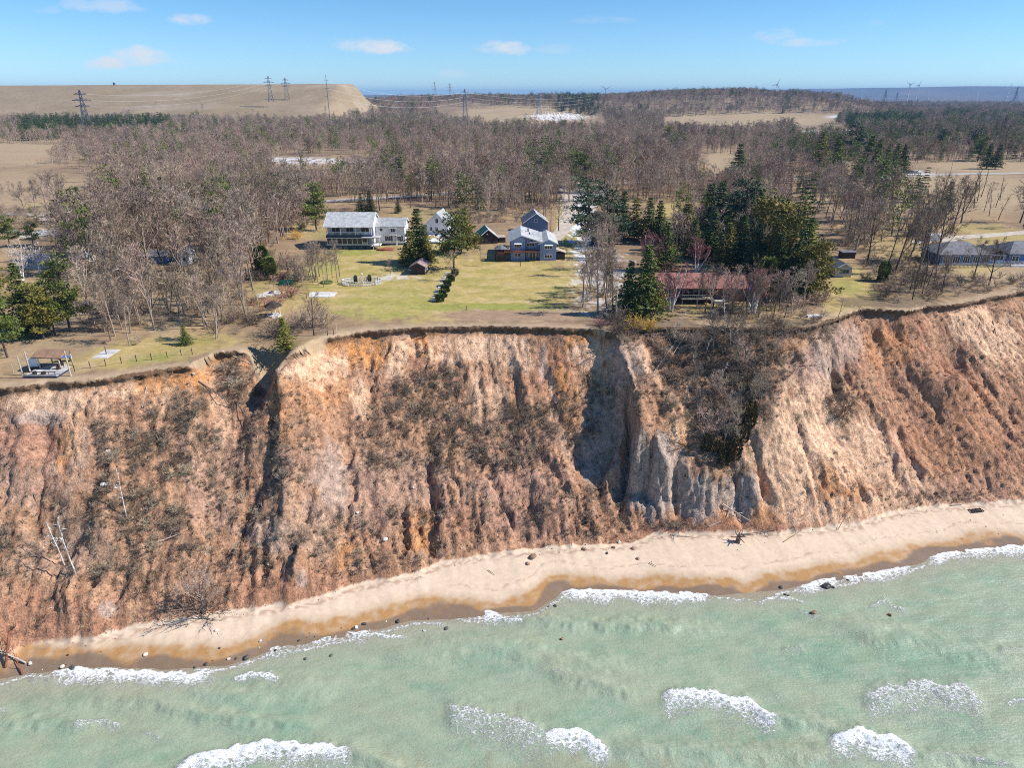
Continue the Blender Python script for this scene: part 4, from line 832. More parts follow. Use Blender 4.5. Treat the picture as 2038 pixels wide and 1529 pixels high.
wood([(1172,500),(1215,500),(1235,600),(1215,640),(1165,645),(1150,600),(1170,560)], 20, ['tall', 'pole', 'tall'], (8, 14), 'bare_tree', 'slender bare tree on the right border of the lawn', 'bare trees along the right border of the lawn', 4, 1.8)
wood([(620,548),(675,548),(690,560),(640,575),(600,560)], 13, ['pole', 'tall'], (6, 9), 'bare_tree', 'slim bare tree in the row across the lawn before the white house', 'bare trees in the row on the white house lawn', 5, 1.0)
wood([(560,560),(600,560),(605,545),(560,535),(520,548)], 8, ['small', 'clump'], (4, 7), 'bare_tree', 'bushy bare tree in the thicket left of the white house lawn', 'thicket trees left of the lawn', 6, 1.5)
wood([(1640,440),(2038,425),(2038,460),(1880,468),(1870,540),(1800,565),(1720,545),(1690,500)], 34, ['dark', 'snag', 'wide', 'dark'], (10, 16), 'bare_tree', 'dark bare tree in the open woods between cabin and blue ranch house', 'bare trees between the cabin and the blue ranch house', 7, 3.0)
wood([(1600,385),(1700,375),(1760,420),(1660,450),(1600,430)], 18, ['wide', 'tall'], (9, 14), 'bare_tree', 'pale grey bare tree right of the evergreen grove', 'pale bare trees beside the evergreen grove', 8, 3.2)
wood([(1800,575),(1880,560),(1880,590),(1780,600)], 7, ['snag', 'dark'], (7, 11), 'bare_tree', 'crooked dark tree near the bluff edge below the blue ranch house', 'crooked trees at the bluff edge', 9, 1.8)
wood([(200,610),(480,600),(478,668),(400,674),(350,634),(300,644),(262,688),(200,684)], 34, ['tall', 'pole', 'tall', 'clump'], (8, 13), 'bare_tree', 'bare tree at the front of the left woods near the bluff lawn', 'bare trees at the front of the left woods', 12, 1.6)
wood([(1390,606),(1600,604),(1590,632),(1370,640)], 14, ['tall', 'dark', 'pole'], (7, 10), 'bare_tree', 'bare tree screening the front of the red roof house', 'bare trees before the red roof house', 13, 1.5)
wood([(1380,600),(1600,598),(1590,635),(1400,640)], 12, ['snag', 'dark', 'small'], (5, 9), 'bare_tree', 'dark bare tree at the top of the hollow below the red roof', 'bare trees at the top of the hollow', 10, 1.8)
wood([(1860,390),(2038,385),(2038,425),(1860,425)], 14, ['snag', 'snag'], (9, 14), 'bare_tree', 'thin dark trunk on the brown field at right', 'thin trunks on the brown field', 11, 3.0)
# trees on the slope of the hollow, on the bluff and toppled ones
hollow = []
_rg = random.Random(5)
for i in range(78):
    px, py = _rg.uniform(1300, 1550), _rg.uniform(655, 900)
    if px < 1290 + (py - 650) * .45 or px > 1580 - (py - 650) * .32: continue
    x, y, z = G(px, py); k_ = _rg.choice(['snag', 'small', 'tall', 'clump', 'paleSnag']); h_ = _rg.uniform(3.0, 8); hollow.append((plant_at(k_, x, y, h_, 'bare grey sapling on the steep wooded hollow', 'sapling', 'bare saplings growing in the hollow', z=z, lean=.3), k_, (h_ - 3) / 5, x, y))
relabel(hollow, 'in the wooded hollow')
for (px, pb, pt, k, lb, ln) in [(150, 1140, 1010, 'paleSnag', 'white birch trunk low on the left bluff, right hand one', .05), (128, 1125, 1015, 'paleSnag', 'white birch trunk low on the left bluff, leaning left', .25), (252, 1030, 920, 'paleSnag', 'slim white birch in the middle of the left bluff', .05), (405, 1222, 1135, 'wide', 'bushy bare tree at the foot of the bluff on the beach', .04),
                        (1290, 790, 735, 'small', 'grey tree hanging over the scarp of the spur', .5), (1265, 770, 730, 'small', 'bare tree sliding into the shadowed gully', .5), (180, 1100, 1050, 'snag', 'small dead tree beside the white birches', .3)]:
    x, y, z = G(px, pb); plant_at(k, x, y, hpx(px, pb, pt, x, y, z), lb, 'bare_tree' if k in ('wide', 'small', 'snag') else 'birch_tree', z=z, lean=ln)

# ------------------------------------------------------------------ shrubs (one by one where they stand out)
def shrub(px, py, r, hh, colr, label, group=None, name='shrub', z=None):
    x, y, z0 = G(px, py); e = link(name, _rt.choice(BUSH[colr])); e.location = (x, y, z0); e.scale = (r / 1.55, r / 1.55, hh / 1.9); e.rotation_euler = (0, 0, _rt.uniform(0, 6))
    return tag(e, label, 'shrub', group)
for (px, py, r, h, c, lb) in [(1262, 618, 3.2, 3.0, 'gold', 'golden twigged shrub left before the dark spruces'), (1290, 622, 3.0, 3.2, 'gold', 'golden twigged shrub middle before the birches'), (1318, 612, 2.6, 2.6, 'gold', 'golden shrub at the birch foot'), (1268, 655, 2.6, 2.2, 'gold', 'low golden shrub at the edge of the hollow'), (1290, 660, 2.2, 1.8, 'gold', 'small golden shrub on the slope'),
      (1225, 645, 3.0, 2.6, 'grey', 'grey thorny shrub at the corner of the lawn'), (1245, 660, 3.0, 2.4, 'brown', 'brown thicket shrub on the scarp corner'), (590, 476, 2.4, 2.6, 'gold', 'yellow twigged shrub left of the white house'), (1195, 650, 1.6, 1.2, 'red', 'small reddish shrub at the lawn corner'),
      (545, 615, 3.0, 2.0, 'red', 'reddish shrub over the little garden pavilion'), (575, 590, 3.4, 2.2, 'red', 'red brown spreading shrub between the patios'), (600, 560, 3.6, 3.0, 'grey', 'grey round shrub above the patio'), (510, 560, 2.6, 2.2, 'brown', 'brown shrub by the woods beside the lawn'), (560, 560, 2.2, 1.8, 'red', 'dark red shrub below the thicket'),
      (600, 655, 3.4, 3.0, 'grey', 'grey thicket at the bluff edge beside the juniper'), (545, 670, 3.2, 2.6, 'brown', 'brown thicket left of the juniper'), (640, 650, 2.2, 3.2, 'grey', 'grey thicket around the dark lawn corner tree'), (505, 645, 2.8, 1.8, 'brown', 'low brown shrub left above the notch'), (465, 640, 2.8, 2.0, 'brown', 'brown shrub in front of the left woods'),
      (405, 1222, 3.2, 3.4, 'grey', 'grey twiggy shrub at the foot of the bluff tree'), (1675, 830, 2.6, 2.6, 'brown', 'uprooted brown thicket sliding down the red bluff'), (1655, 800, 1.8, 1.2, 'brown', 'dark root tangle above the sliding thicket'), (470, 765, 3.0, 1.2, 'grey', 'heap of cut grey branches below the edge'), (450, 735, 2.4, 1.2, 'grey', 'upper heap of cut branches against the edge'), (380, 830, 2.6, 1.2, 'brown', 'brown brush heap on the left bluff'),
      (1350, 1050, 2.0, .8, 'brown', 'brown brush below the clay spurs'), (1940, 560, 2.6, 1.6, 'brown', 'brown shrub under the leaning tree'), (1840, 560, 3.2, 2.4, 'brown', 'brown thicket left of the blue ranch fence'), (1760, 590, 3.0, 1.8, 'brown', 'low brown thicket along the bluff lawn'), (1850, 590, 2.8, 1.6, 'brown', 'dark thicket at the bluff edge below the ranch'),
      (1590, 612, 2.8, 2.0, 'grey', 'grey shrub at the lawn corner right of the red roof'), (1640, 600, 2.0, 2.6, 'grey', 'grey twiggy shrub left of cabin lawn'), (1560, 600, 2.6, 2.2, 'grey', 'grey shrub under the evergreen grove'), (1440, 625, 2.8, 2.2, 'grey', 'grey shrub before the red roof house porch'), (1470, 640, 2.8, 2.2, 'brown', 'brown shrub at the hollow rim')]:
    shrub(px, py, r, h, c, lb)

# ------------------------------------------------------------------ massed vegetation, by geometry nodes
def library(name, meshes):
    col = bpy.data.collections.new(name)
    for i, m in enumerate(meshes):
        o = bpy.data.objects.new('%s_%02d' % (name, i), m); col.objects.link(o)
    return col
def gn_points(name, P, rot, scl, idx, col, label, kind='stuff'):
    n = len(P); me = bpy.data.meshes.new(name); me.vertices.add(n); me.vertices.foreach_set('co', np.asarray(P, np.float32).ravel())
    for nm, v, ty in (('rot', rot, 'FLOAT_VECTOR'), ('scl', scl, 'FLOAT_VECTOR'), ('idx', idx, 'INT')):
        a = me.attributes.new(nm, ty, 'POINT'); a.data.foreach_set('vector' if ty == 'FLOAT_VECTOR' else 'value', np.asarray(v, np.int32 if ty == 'INT' else np.float32).ravel())
    me.update(); o = link(name, me); ng = bpy.data.node_groups.new(name, 'GeometryNodeTree')
    ng.interface.new_socket('Geometry', in_out='INPUT', socket_type='NodeSocketGeometry'); ng.interface.new_socket('Geometry', in_out='OUTPUT', socket_type='NodeSocketGeometry')
    gi = ng.nodes.new('NodeGroupInput'); go = ng.nodes.new('NodeGroupOutput'); ip = ng.nodes.new('GeometryNodeInstanceOnPoints'); ci = ng.nodes.new('GeometryNodeCollectionInfo')
    ci.inputs['Collection'].default_value = col; ci.inputs['Separate Children'].default_value = True; ci.inputs['Reset Children'].default_value = True
    ip.inputs['Pick Instance'].default_value = True
    ng.links.new(gi.outputs[0], ip.inputs['Points']); ng.links.new(ci.outputs[0], ip.inputs['Instance']); ng.links.new(ip.outputs[0], go.inputs[0])
    for nm, ty, sk in (('rot', 'FLOAT_VECTOR', 'Rotation'), ('scl', 'FLOAT_VECTOR', 'Scale'), ('idx', 'INT', 'Instance Index')):
        na = ng.nodes.new('GeometryNodeInputNamedAttribute'); na.data_type = ty; na.inputs['Name'].default_value = nm
        out = na.outputs[0]
        if sk == 'Rotation':
            er = ng.nodes.new('FunctionNodeEulerToRotation'); ng.links.new(out, er.inputs[0]); out = er.outputs[0]
        ng.links.new(out, ip.inputs[sk])
    md = o.modifiers.new('instances', 'NODES'); md.node_group = ng
    return tag(o, label, kind=kind)
def rots(n, tilt=.05): return np.stack([RNG.uniform(-tilt, tilt, n), RNG.uniform(-tilt, tilt, n), RNG.uniform(0, 6.28, n)], 1)
# open land in the photograph where no wood grows (pixels on the ground)
OPEN = [[(-900,282),(125,288),(135,312),(60,335),(-900,345)], [(860,214),(1010,210),(1200,232),(1210,268),(1080,262),(880,244)], [(1320,234),(1500,226),(1680,228),(1660,250),(1480,266),(1320,262)], [(1395,306),(1465,306),(1468,378),(1410,385),(1390,340)],
        [(1560,248),(1690,250),(1710,274),(1590,276)], [(1320,208),(1420,208),(1420,214),(1320,214)], [(1790,325),(2500,318),(2500,400),(1860,402),(1780,372)], [(550,314),(720,310),(750,350),(540,356)], [(-300,335),(150,338),(250,400),(200,430),(-300,430)], [(-100,345),(110,335),(130,400),(40,425),(-100,425)], [(1540,345),(1800,340),(1800,352),(1540,362)]]
def is_open(px, py):
    r = np.zeros(px.shape, bool)
    for P in OPEN: r |= inpoly(px, py, P)
    return r
FILL = [[(120,440),(470,430),(590,470),(520,500),(500,610),(470,650),(400,630),(330,600),(250,660),(170,620),(120,540)], [(0,420),(640,405),(640,440),(300,450),(0,445)], [(830,395),(1110,385),(1110,425),(1000,440),(860,415)], [(1620,380),(1880,420),(1880,455),(1700,500),(1640,440)], [(1340,440),(1500,400),(1620,480),(1560,540),(1340,520)]]
def mass_forest():
    low = []
    for i in range(4):
        T, K = bare_meshes(500 + i, 12, 1, .3, .5, 10, 4, 4, 2, .06, .06, .19, .36); T.f += [tuple(j + len(T.v) for j in f) for f in K.f]; T.v += K.v; low.append(mbmesh(T, 'wood_tree', M[('twig_tan', 'twig_pink', 'twig_grey', 'twig_dark')[i]]))
    for i in range(2):
        T, K = spruce_meshes(520 + i, 13, 3.2, 14, 8, .1, .3, .3, 1.1); low.append(mbmesh(K, 'wood_spruce', M['needle_dark']))
    T, K = pine_meshes(530, 15, 3.4, 14, .3, 22, 1.1); low.append(mbmesh(K, 'wood_pine', M['needle_green']))
    col = library('wood', low)
    n = 60000; y = 265 * np.exp(RNG.uniform(0, math.log(3300 / 265.), n)); x = RNG.uniform(-1, 1, n) * (.92 * y + 60)
    y2 = np.sqrt(RNG.uniform(850 ** 2, 2400 ** 2, 30000)); x2 = RNG.uniform(-1, 1, 30000) * .86 * y2; x = np.append(x, x2); y = np.append(y, y2)
    y3 = RNG.uniform(150, 265, 9000); x3 = RNG.uniform(-1, 1, 9000) * 190; x = np.append(x, x3); y = np.append(y, y3); n = len(x)
    # density falls with distance as areas grow
    z = height(x, y); px, py = proj(x, y, z); fill = np.zeros(n, bool)
    for P in FILL: fill |= inpoly(px, py, P)
    for c in CLEAR: fill &= ((px - c[0]) / c[2]) ** 2 + ((py - c[1]) / c[3]) ** 2 > 1.3
    keep = ((y > 265) | (fill & (RNG.random(n) < np.where(px < 640, .62, .34)))) & (~is_open(px, py) | ((RNG.random(n) < .10) & (px < 250) & (py > 335))) & (px > -250) & (px < 2300)
    road = np.abs(py - np.interp(px, [400, 640, 900, 1120, 1400, 1800, 2038], [412, 400, 383, 369, 358, 349, 344])) < np.where(y < 500, 5, 0); keep &= ~road
    dike = (x < -246) & (y + .02 * x > 1005) & (y < 1420) & (y < 3000); keep &= ~dike | ((RNG.random(n) < .05) & (y < 1060))
    thin = fbm(x / 60., y / 90., 3, 200); keep &= (thin > -.36) & ((RNG.random(n) < .64) | (y > 620))
    keep &= ~((px > 1560) & (y < 420) & (RNG.random(n) < .55))
    keep &= ~((px < 230) & (y < 420) & (y > 300) & (RNG.random(n) < .8))
    x, y, z = x[keep], y[keep], z[keep]; px, py = px[keep], py[keep]; n = len(x)
    order = np.argsort(y); print('forest', n)
    h = RNG.uniform(.55, 1.15, n) * np.clip(1 + .5 * fbm(x / 70., y / 90., 3, 208), .55, 1.4) * np.where(y < 600, 1.0, 1.05) * np.where((px < 140) & (y < 420), .45, 1)
    idx = np.clip(np.floor(2.1 + 2.6 * fbm(x / 45., y / 80., 3, 207) + RNG.normal(0, .8, n)), 0, 3).astype(int)
    idx = np.where((py > 238) & (py < 280) & (px > 40) & (px < 372 - (py - 238) * 2) & (RNG.random(n) < .85) & (y < 1000) , 4 + RNG.integers(0, 2, n), idx)
    idx = np.where((px > 1685) & (px < 1830) & (py > 238) & (py < 256) , 4, idx); idx = np.where((px > 1110) & (px < 1190) & (y > 1150) & (RNG.random(n) < .6), 5, idx)
    g = fbm(x / 40., y / 60., 3, 201); idx = np.where((g > .24) & (RNG.random(n) < .4), np.where(RNG.random(n) < .4, 4, 6), idx); idx = np.where(RNG.random(n) < .035, 6, idx); idx = np.where((px > 1560) & (py > 232) & (RNG.random(n) < .2), np.where(RNG.random(n) < .5, 5, 6), idx)
    wide = np.clip(y / 900., 1.0, 2.6); s = np.stack([h * wide * .95, h * wide * .95, h], 1)
    gn_points('woodland', np.stack([x, y, z - .2], 1), rots(n), s, idx, col, 'leafless woods stretching from the road to the horizon')
mass_forest()
M['clod'] = mat('clod', (.30, .19, .13), .95, .25, 3, rnd=.3, bump=.03); M['stone_dark'] = mat('stone_dark', (.07, .065, .06), .5, .3, 3, rnd=.4); M['stone_pale'] = mat('stone_pale', (.62, .56, .50), .8, .2, 3, rnd=.15)
def mass_brush():
    tuft = []
    for i in range(3):
        rg = random.Random(600 + i); K = MB()
        for j in range(26): 
            d = Vector((rg.uniform(-1, 1), rg.uniform(-1, 1), rg.uniform(.2, 1.1))).normalized(); sliver(K, Vector((rg.uniform(-.2, .2), rg.uniform(-.2, .2), -.05)), d, rg.uniform(.35, .85), .022, rg)
        tuft.append(mbmesh(K, 'tuft', M[('twig_tan', 'twig_dark', 'bark_dark')[i]]))
    b = [mbmesh(bush_meshes(620 + i, 1.6, 14, .02), 'brush', M[('twig_dark', 'twig_grey', 'twig_tan')[i]]) for i in range(3)]
    col = library('brush', tuft + b)
    # on the face
    n = 230000; x = RNG.uniform(-115, 118, n); y = RNG.uniform(64, 150, n); z = height(x, y); u = ucoord(x, y)
    yt = top_y(u); yf = np.interp(u, FOOT[:, 0], FOOT[:, 1]); v = stamp(x, y, z, VEG, .45)
    sp = stamp(x, y, z, SAND_PALE + CLAY)
    keep = (y > yf + .4) & (y < yt - .6) & (RNG.random(n) < (v ** 1.2 * .8 + .09) * (1 - .9 * sp) * np.clip(.7 + 1.2 * fbm(x / 2.5, y / 2.5, 3, 203), 0, 1.4)); x, y, z, v = x[keep], y[keep], z[keep], v[keep]; n = len(x); print('brush', n)
    idx = np.where(RNG.random(n) < .17 * v, 3 + RNG.integers(0, 3, n), RNG.integers(0, 3, n)); s = RNG.uniform(.5, 1.15, n)
    gn_points('bluff_brush', np.stack([x, y, z], 1), rots(n, .5), np.stack([s, s, s * .8], 1), idx, col, 'dry grass and brush clinging to the slumped parts of the bluff')
    # undergrowth on the plateau
    n = 60000; x = RNG.uniform(-190, 210, n); y = RNG.uniform(84, 330, n); z = height(x, y); u = ucoord(x, y); px, py = proj(x, y, z); yt = top_y(u)
    lw = stamp(x, y, z, LAWN + DRYF, .1); U_ = [[(120,470),(560,470),(505,640),(470,672),(400,676),(345,640),(270,692),(200,690),(150,640),(100,560)], [(1185,480),(1240,600),(1235,650),(1160,660),(1165,600)], [(1640,440),(1870,450),(1890,545),(2100,548),(2100,575),(1900,590),(1780,612),(1700,560)],
        [(1260,640),(1640,636),(1600,690),(1480,950),(1300,700)], [(0,420),(640,405),(640,455),(300,470),(0,460)], [(1500,540),(1640,560),(1640,640),(1400,640),(1480,600)], [(900,400),(1100,395),(1060,440),(900,450)], [(500,520),(600,520),(620,570),(500,570)], [(560,640),(650,640),(600,690),(520,690)]]
    k = np.zeros(n, bool)
    for P in U_: k |= inpoly(px, py, P)
    for c in CLEAR: k &= ((px - c[0]) / c[2]) ** 2 + ((py - c[1]) / c[3]) ** 2 > 1
    keep = (y > yt - 22) & ((y > yt) | (inpoly(px, py, U_[3]))) & k & (RNG.random(n) < .55 * (1 - .85 * lw) * np.clip(.6 + 1.6 * fbm(x / 7., y / 7., 3, 204), 0, 1)); x, y, z = x[keep], y[keep], z[keep]; n = len(x); print('under', n)
    idx = np.where(RNG.random(n) < .6, 3 + RNG.integers(0, 3, n), RNG.integers(0, 3, n)); s = RNG.uniform(.6, 1.3, n)
    gn_points('undergrowth', np.stack([x, y, z], 1), rots(n, .2), np.stack([s, s, s], 1), idx, col, 'tangled undergrowth beneath the bare trees on the bluff top')
    # small stones and clods on the beach and at the foot
    rocks = []
    for i in range(3):
        bm = bmesh.new(); bmesh.ops.create_icosphere(bm, subdivisions=1, radius=.5); rg = random.Random(i)
        for vv in bm.verts: vv.co *= rg.uniform(.7, 1.2); vv.co.z *= .7
        me = bpy.data.meshes.new('pebble'); bm.to_mesh(me); bm.free(); me.materials.append(M[('clod', 'stone_dark', 'stone_pale')[i]]); rocks.append(me)
    col2 = library('stone', rocks); n = 26000; x = RNG.uniform(-110, 110, n); y = RNG.uniform(60, 112, n); z = height(x, y); u = ucoord(x, y); yf = np.interp(u, FOOT[:, 0], FOOT[:, 1]); yw = np.interp(u, WAT[:, 0], WAT[:, 1])
    d = y - yf; w = y - yw; pr = np.where((d > -1.1) & (d < 2.5), .16, 0) + np.where((w > -2.2) & (w < 1.5) & (x < -8) & (pn(u / 5., .5, 205) > -.1), .13, 0) + np.where((w > 0) & (d < 0), .012, 0) + np.where((d > 2.5) & (z < 24), .012, 0)
    keep = RNG.random(n) < pr; x, y, z, w = x[keep], y[keep], z[keep], w[keep]; n = len(x); s = RNG.uniform(.1, .34, n) ** 1.15
    idx = np.where(w < 2, 1 + (RNG.random(n) < .25), np.where(RNG.random(n) < .12, 2, 0))
    gn_points('stones_and_clods', np.stack([x, y, np.maximum(z, -.02)], 1), rots(n, 3), np.stack([s, s, s], 1), idx, col2, 'pebbles, clods and small stones along the beach and bluff foot')
mass_brush()
# ------------------------------------------------------------------ roads and paths
M['road'] = mat('road', (.42, .38, .34), .9, .12, .15, bump=.01); M['gravel'] = mat('gravel', (.50, .43, .35), .95, .15, .6, bump=.02)
M['concrete'] = mat('concrete', (.58, .55, .50), .8, .1, .8); M['flag'] = mat('flagstone', (.52, .50, .49), .8, .2, .5, rnd=.2)
def strip(name, pts, w, m, label, lift=.06):
    W_ = []
    for p in pts:
        W_.append(Vector(U(p[0], p[1], 28)))
    P = []
    for a, b in zip(W_[:-1], W_[1:]):
        k = max(2, int((b - a).length / 1.5)); P += [a.lerp(b, i / k) for i in range(k)]
    P.append(W_[-1]); V = []; Fc = []
    for i, p in enumerate(P):
        t = (P[min(i + 1, len(P) - 1)] - P[max(i - 1, 0)]).normalized(); nrm = Vector((-t.y, t.x)); ww = w * (1 + .06 * math.sin(i * 1.3))
        for k in range(5):
            q = p + nrm * ww * (k / 4 - .5) * 1.0; V.append((q.x, q.y, hz(q.x, q.y) + lift))
    for i in range(len(P) - 1):
        for k in range(4): a = i * 5 + k; Fc.append((a, a + 1, a + 6, a + 5))
    me = mesh_np(name, V, Fc, [m], smooth=True); return tag(link(name, me), label, kind='structure')
strip('road', [(-300,432),(150,424),(420,413),(640,401),(900,384),(1120,369),(1400,358),(1800,349),(2038,344),(2500,335)], 7, M['road'], 'pale country road running behind the houses')
strip('driveway', [(1122,370),(1132,400),(1130,440),(1118,462),(1100,478)], 4.5, M['gravel'], 'snow streaked gravel driveway beside the blue house', .05)
strip('ranch_driveway', [(1815,480),(1850,484),(1900,474),(2038,462),(2300,452)], 4.5, M['gravel'], 'pale drive behind the blue ranch house', .05)
strip('left_driveway', [(60,426),(95,436),(130,452),(200,458)], 4.0, M['gravel'], 'pale drive in the left yard', .05)
strip('patio', [(806,487),(822,487)], 6, M['concrete'], 'sunlit paving at the right end of the white house', .05)
if False: strip('footpath', [(858,606),(868,625),(862,650)], 1.2, M['gravel'], 'faint worn path from the steps to the edge', .03)

# ------------------------------------------------------------------ building kit
M['white'] = siding('white_siding', (.78, .78, .80)); M['trim'] = mat('white_trim', (.82, .82, .82), .6, .03, 1); M['navy'] = mat('navy_paint', (.035, .055, .10), .6, .1, 1)
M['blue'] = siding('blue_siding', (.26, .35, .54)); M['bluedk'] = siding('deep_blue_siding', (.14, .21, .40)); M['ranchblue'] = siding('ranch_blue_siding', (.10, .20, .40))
M['roof_grey'] = shingle('grey_shingle', (.40, .41, .42)); M['roof_light'] = shingle('pale_shingle', (.50, .51, .52)); M['roof_dark'] = shingle('dark_shingle', (.13, .13, .14)); M['roof_slate'] = shingle('slate_shingle', (.20, .20, .22))
M['roof_red'] = shingle('red_shingle', (.36, .165, .14)); M['roof_pink'] = shingle('faded_red_shingle', (.36, .25, .24)); M['roof_green'] = mat('green_metal_roof', (.035, .15, .09), .5, .1, 1); M['roof_brown'] = shingle('brown_shingle', (.33, .20, .13)); M['roof_tan'] = shingle('tan_shingle', (.50, .42, .33))
M['glass'] = mat('window_glass', (.02, .025, .035), .12, .1, 1, spec=.6); M['wood_dark'] = mat('dark_board', (.055, .04, .033), .85, .25, 2); M['wood_red'] = mat('red_brown_deck', (.22, .085, .055), .8, .2, 2); M['wood_grey'] = mat('weathered_wood', (.42, .37, .31), .9, .2, 2, rnd=.15)
M['cream'] = siding('cream_siding', (.62, .52, .36)); M['greige'] = siding('grey_siding', (.50, .47, .42)); M['brick'] = mat('brown_brick', (.20, .12, .09), .9, .25, 3); M['steel'] = mat('galvanised_steel', (.30, .32, .34), .5, .1, 1); M['steel_dark'] = mat('weathered_steel', (.13, .14, .16), .6, .1, 1)
M['turbine'] = mat('turbine_white', (.80, .81, .83), .5, .02, 1); M['tarp'] = mat('blue_tarp', (.10, .22, .50), .5, .15, 2); M['rust'] = mat('rust_red', (.26, .08, .04), .8, .3, 2); M['wood_pole'] = mat('utility_pole_wood', (.16, .12, .09), .9, .2, 2)
def window(parent, x0, x1, z0, z1, y, panes=2, axis='x', frame='trim', shutters=False, sill=True):
    """window in a wall plane; frame stands 6 cm proud, panes sit inside"""
    f = MB(); t = .09; o = .06
    def bx(mb, a0, a1, h0, h1, d0, d1):
        mb.box(a0, a1, y - d1, y - d0, h0, h1) if axis == 'x' else mb.box(y + d0, y + d1, a0, a1, h0, h1)
    bx(f, x0, x1, z0, z0 + t, 0, o); bx(f, x0, x1, z1 - t, z1, 0, o); bx(f, x0, x0 + t, z0 + t, z1 - t, 0, o); bx(f, x1 - t, x1, z0 + t, z1 - t, 0, o)
    w = (x1 - x0 - t) / panes
    for i in range(1, panes): bx(f, x0 + i * w, x0 + i * w + t, z0 + t, z1 - t, 0, o)
    fo = f.build('window', M[frame], parent)
    for i in range(panes):
        p = MB(); bx(p, x0 + t + i * w, x0 + (i + 1) * w, z0 + t, z1 - t, 0, .025); p.build('pane', M['glass'], fo)
    if shutters:
        for a, b in ((x0 - .42, x0 - .04), (x1 + .04, x1 + .42)):
            s = MB(); bx(s, a, b, z0, z1, 0, .05); s.build('shutter', M['navy'], parent)
    return fo
def rail(parent, x0, x1, y, z, h=.9, step=.35, m='trim', axis='x', name='railing'):
    r = MB(); b = (lambda a0, a1, c0, c1, z0, z1: r.box(a0, a1, c0, c1, z0, z1)) if axis == 'x' else (lambda a0, a1, c0, c1, z0, z1: r.box(c0, c1, a0, a1, z0, z1))
    b(x0, x1, y, y + .08, z + h - .08, z + h); b(x0, x1, y, y + .06, z + .1, z + .16); k = x0
    while k < x1: b(k, k + .06, y + .01, y + .05, z + .16, z + h - .08); k += step
    return r.build(name, M[m], parent)
def flue(parent, x, y, z0, z1, s=.5, m='brick', name='chimney'):
    return MB().box(x, x + s, y, y + s, z0, z1).box(x - .06, x + s + .06, y - .06, y + s + .06, z1, z1 + .12).build(name, M[m], parent)
def roofpair(parent, x0, x1, y0, y1, z0, zr, axis, m1, m2=None, over=.4, t=.16, trim=True, asym=None):
    """two roof slopes as two parts with a white verge board"""
    lo, hi, a0, a1 = (y0, y1, x0 - over, x1 + over) if axis == 'x' else (x0, x1, y0 - over, y1 + over)
    mid = asym if asym is not None else (lo + hi) / 2; s1 = (zr - z0) / (mid - lo); s2 = (zr - z0) / (hi - mid)
    A = MB().prism([(lo - over, z0 - over * s1), (mid, zr), (mid, zr + t), (lo - over, z0 - over * s1 + t)], a0, a1, axis).build('roof', M[m1], parent)
    B = MB().prism([(mid, zr), (hi + over, z0 - over * s2), (hi + over, z0 - over * s2 + t), (mid, zr + t)], a0, a1, axis).build('roof', M[m2 or m1], parent)
    if trim:
        v = MB()
        for a in (a0 - .06, a1 + .003):
            v.prism([(lo - over - .02, z0 - over * s1 - .06), (mid, zr - .06), (mid, zr + t + .02), (lo - over - .02, z0 - over * s1 + t + .02)], a, a + .055, axis); v.prism([(mid, zr - .06), (hi + over + .02, z0 - over * s2 - .06), (hi + over + .02, z0 - over * s2 + t + .02), (mid, zr + t + .02)], a, a + .055, axis)
        v.build('verge_board', M['trim'], parent)
    return A
def at_px(px, py): x, y, z = G(px, py); return (x, y, z - .03)

# white two storey house
o = at_px(651, 497); H_ = empty('white_house', o, 0, 'large white two storey house with grey roof, balcony and glazed porch', 'house')
MB().house(0, 12.3, 2.2, 11, 1.3, 6.0, 8.5, 'x').build('wall', M['white'], H_)
MB().box(.02, 12.28, .1, 10.9, -.5, 1.297).build('basement_wall', M['navy'], H_)
roofpair(H_, 0, 12.3, -.1, 11, 6.05, 8.9, 'x', 'roof_light', over=.35)
MB().box(.05, 12.25, .05, 2.195, 1.3, 1.5).box(.05, 12.25, .02, 2.195, 3.15, 3.85).build('balcony_floor', M['navy'], H_)
for x in (.15, 3.9, 7.8, 12.0): MB().box(x, x + .18, .1, .28, 3.85, 6.0).build('post', M['trim'], H_)
rail(H_, .3, 12.0, .15, 3.85, .85, .3)
MB().box(.0, 12.6, .0, .12, 1.25, 1.5).box(.0, 12.6, -.01, .08, 3.05, 3.17).build('fascia', M['trim'], H_)
for i in range(9):
    x = .15 + i * 1.33
    MB().box(x, x + .12, .1, .24, 1.5, 3.05).build('mullion', M['trim'], H_)
for i in range(8):
    x = .28 + i * 1.33; MB().box(x, x + 1.18, .15, .19, 1.5, 3.05).build('porch_glass', M['glass'], H_)
for x0, x1 in ((1.2, 3.4), (5.0, 7.0), (9.0, 11.2)): window(H_, x0, x1, 4.0, 5.6, 2.2, 2)
for k in range(5): MB().box(2.6 + 2 * k, 3.7 + 2 * k, .06, .1, .1, .9).build('basement_window', M['steel_dark'], H_)
MB().box(9.6, 14.4, -1.2, 2.0, 3.3, 3.45).build('porch_roof', M['roof_light'], H_); rail(H_, 9.7, 14.3, -1.1, 1.4, .8, .3)
MB().box(11.9, 14.3, -1.1, 2.19, 1.1, 1.3).build('porch_floor', M['trim'], H_)
for x in (12.5, 14.2): MB().box(x, x + .16, -1.1, -.94, -.2, 3.3).build('post', M['trim'], H_)
MB().house(12.32, 20.2, 4.6, 12, -.4, 5.3, 6.9, 'x').build('wall', M['white'], H_); roofpair(H_, 12.8, 20.2, 4.6, 12, 5.35, 7.0, 'x', 'roof_grey', over=.35)
MB().box(12.5, 20.3, 4.5, 4.594, -.5, .75).build('foundation', M['navy'], H_)
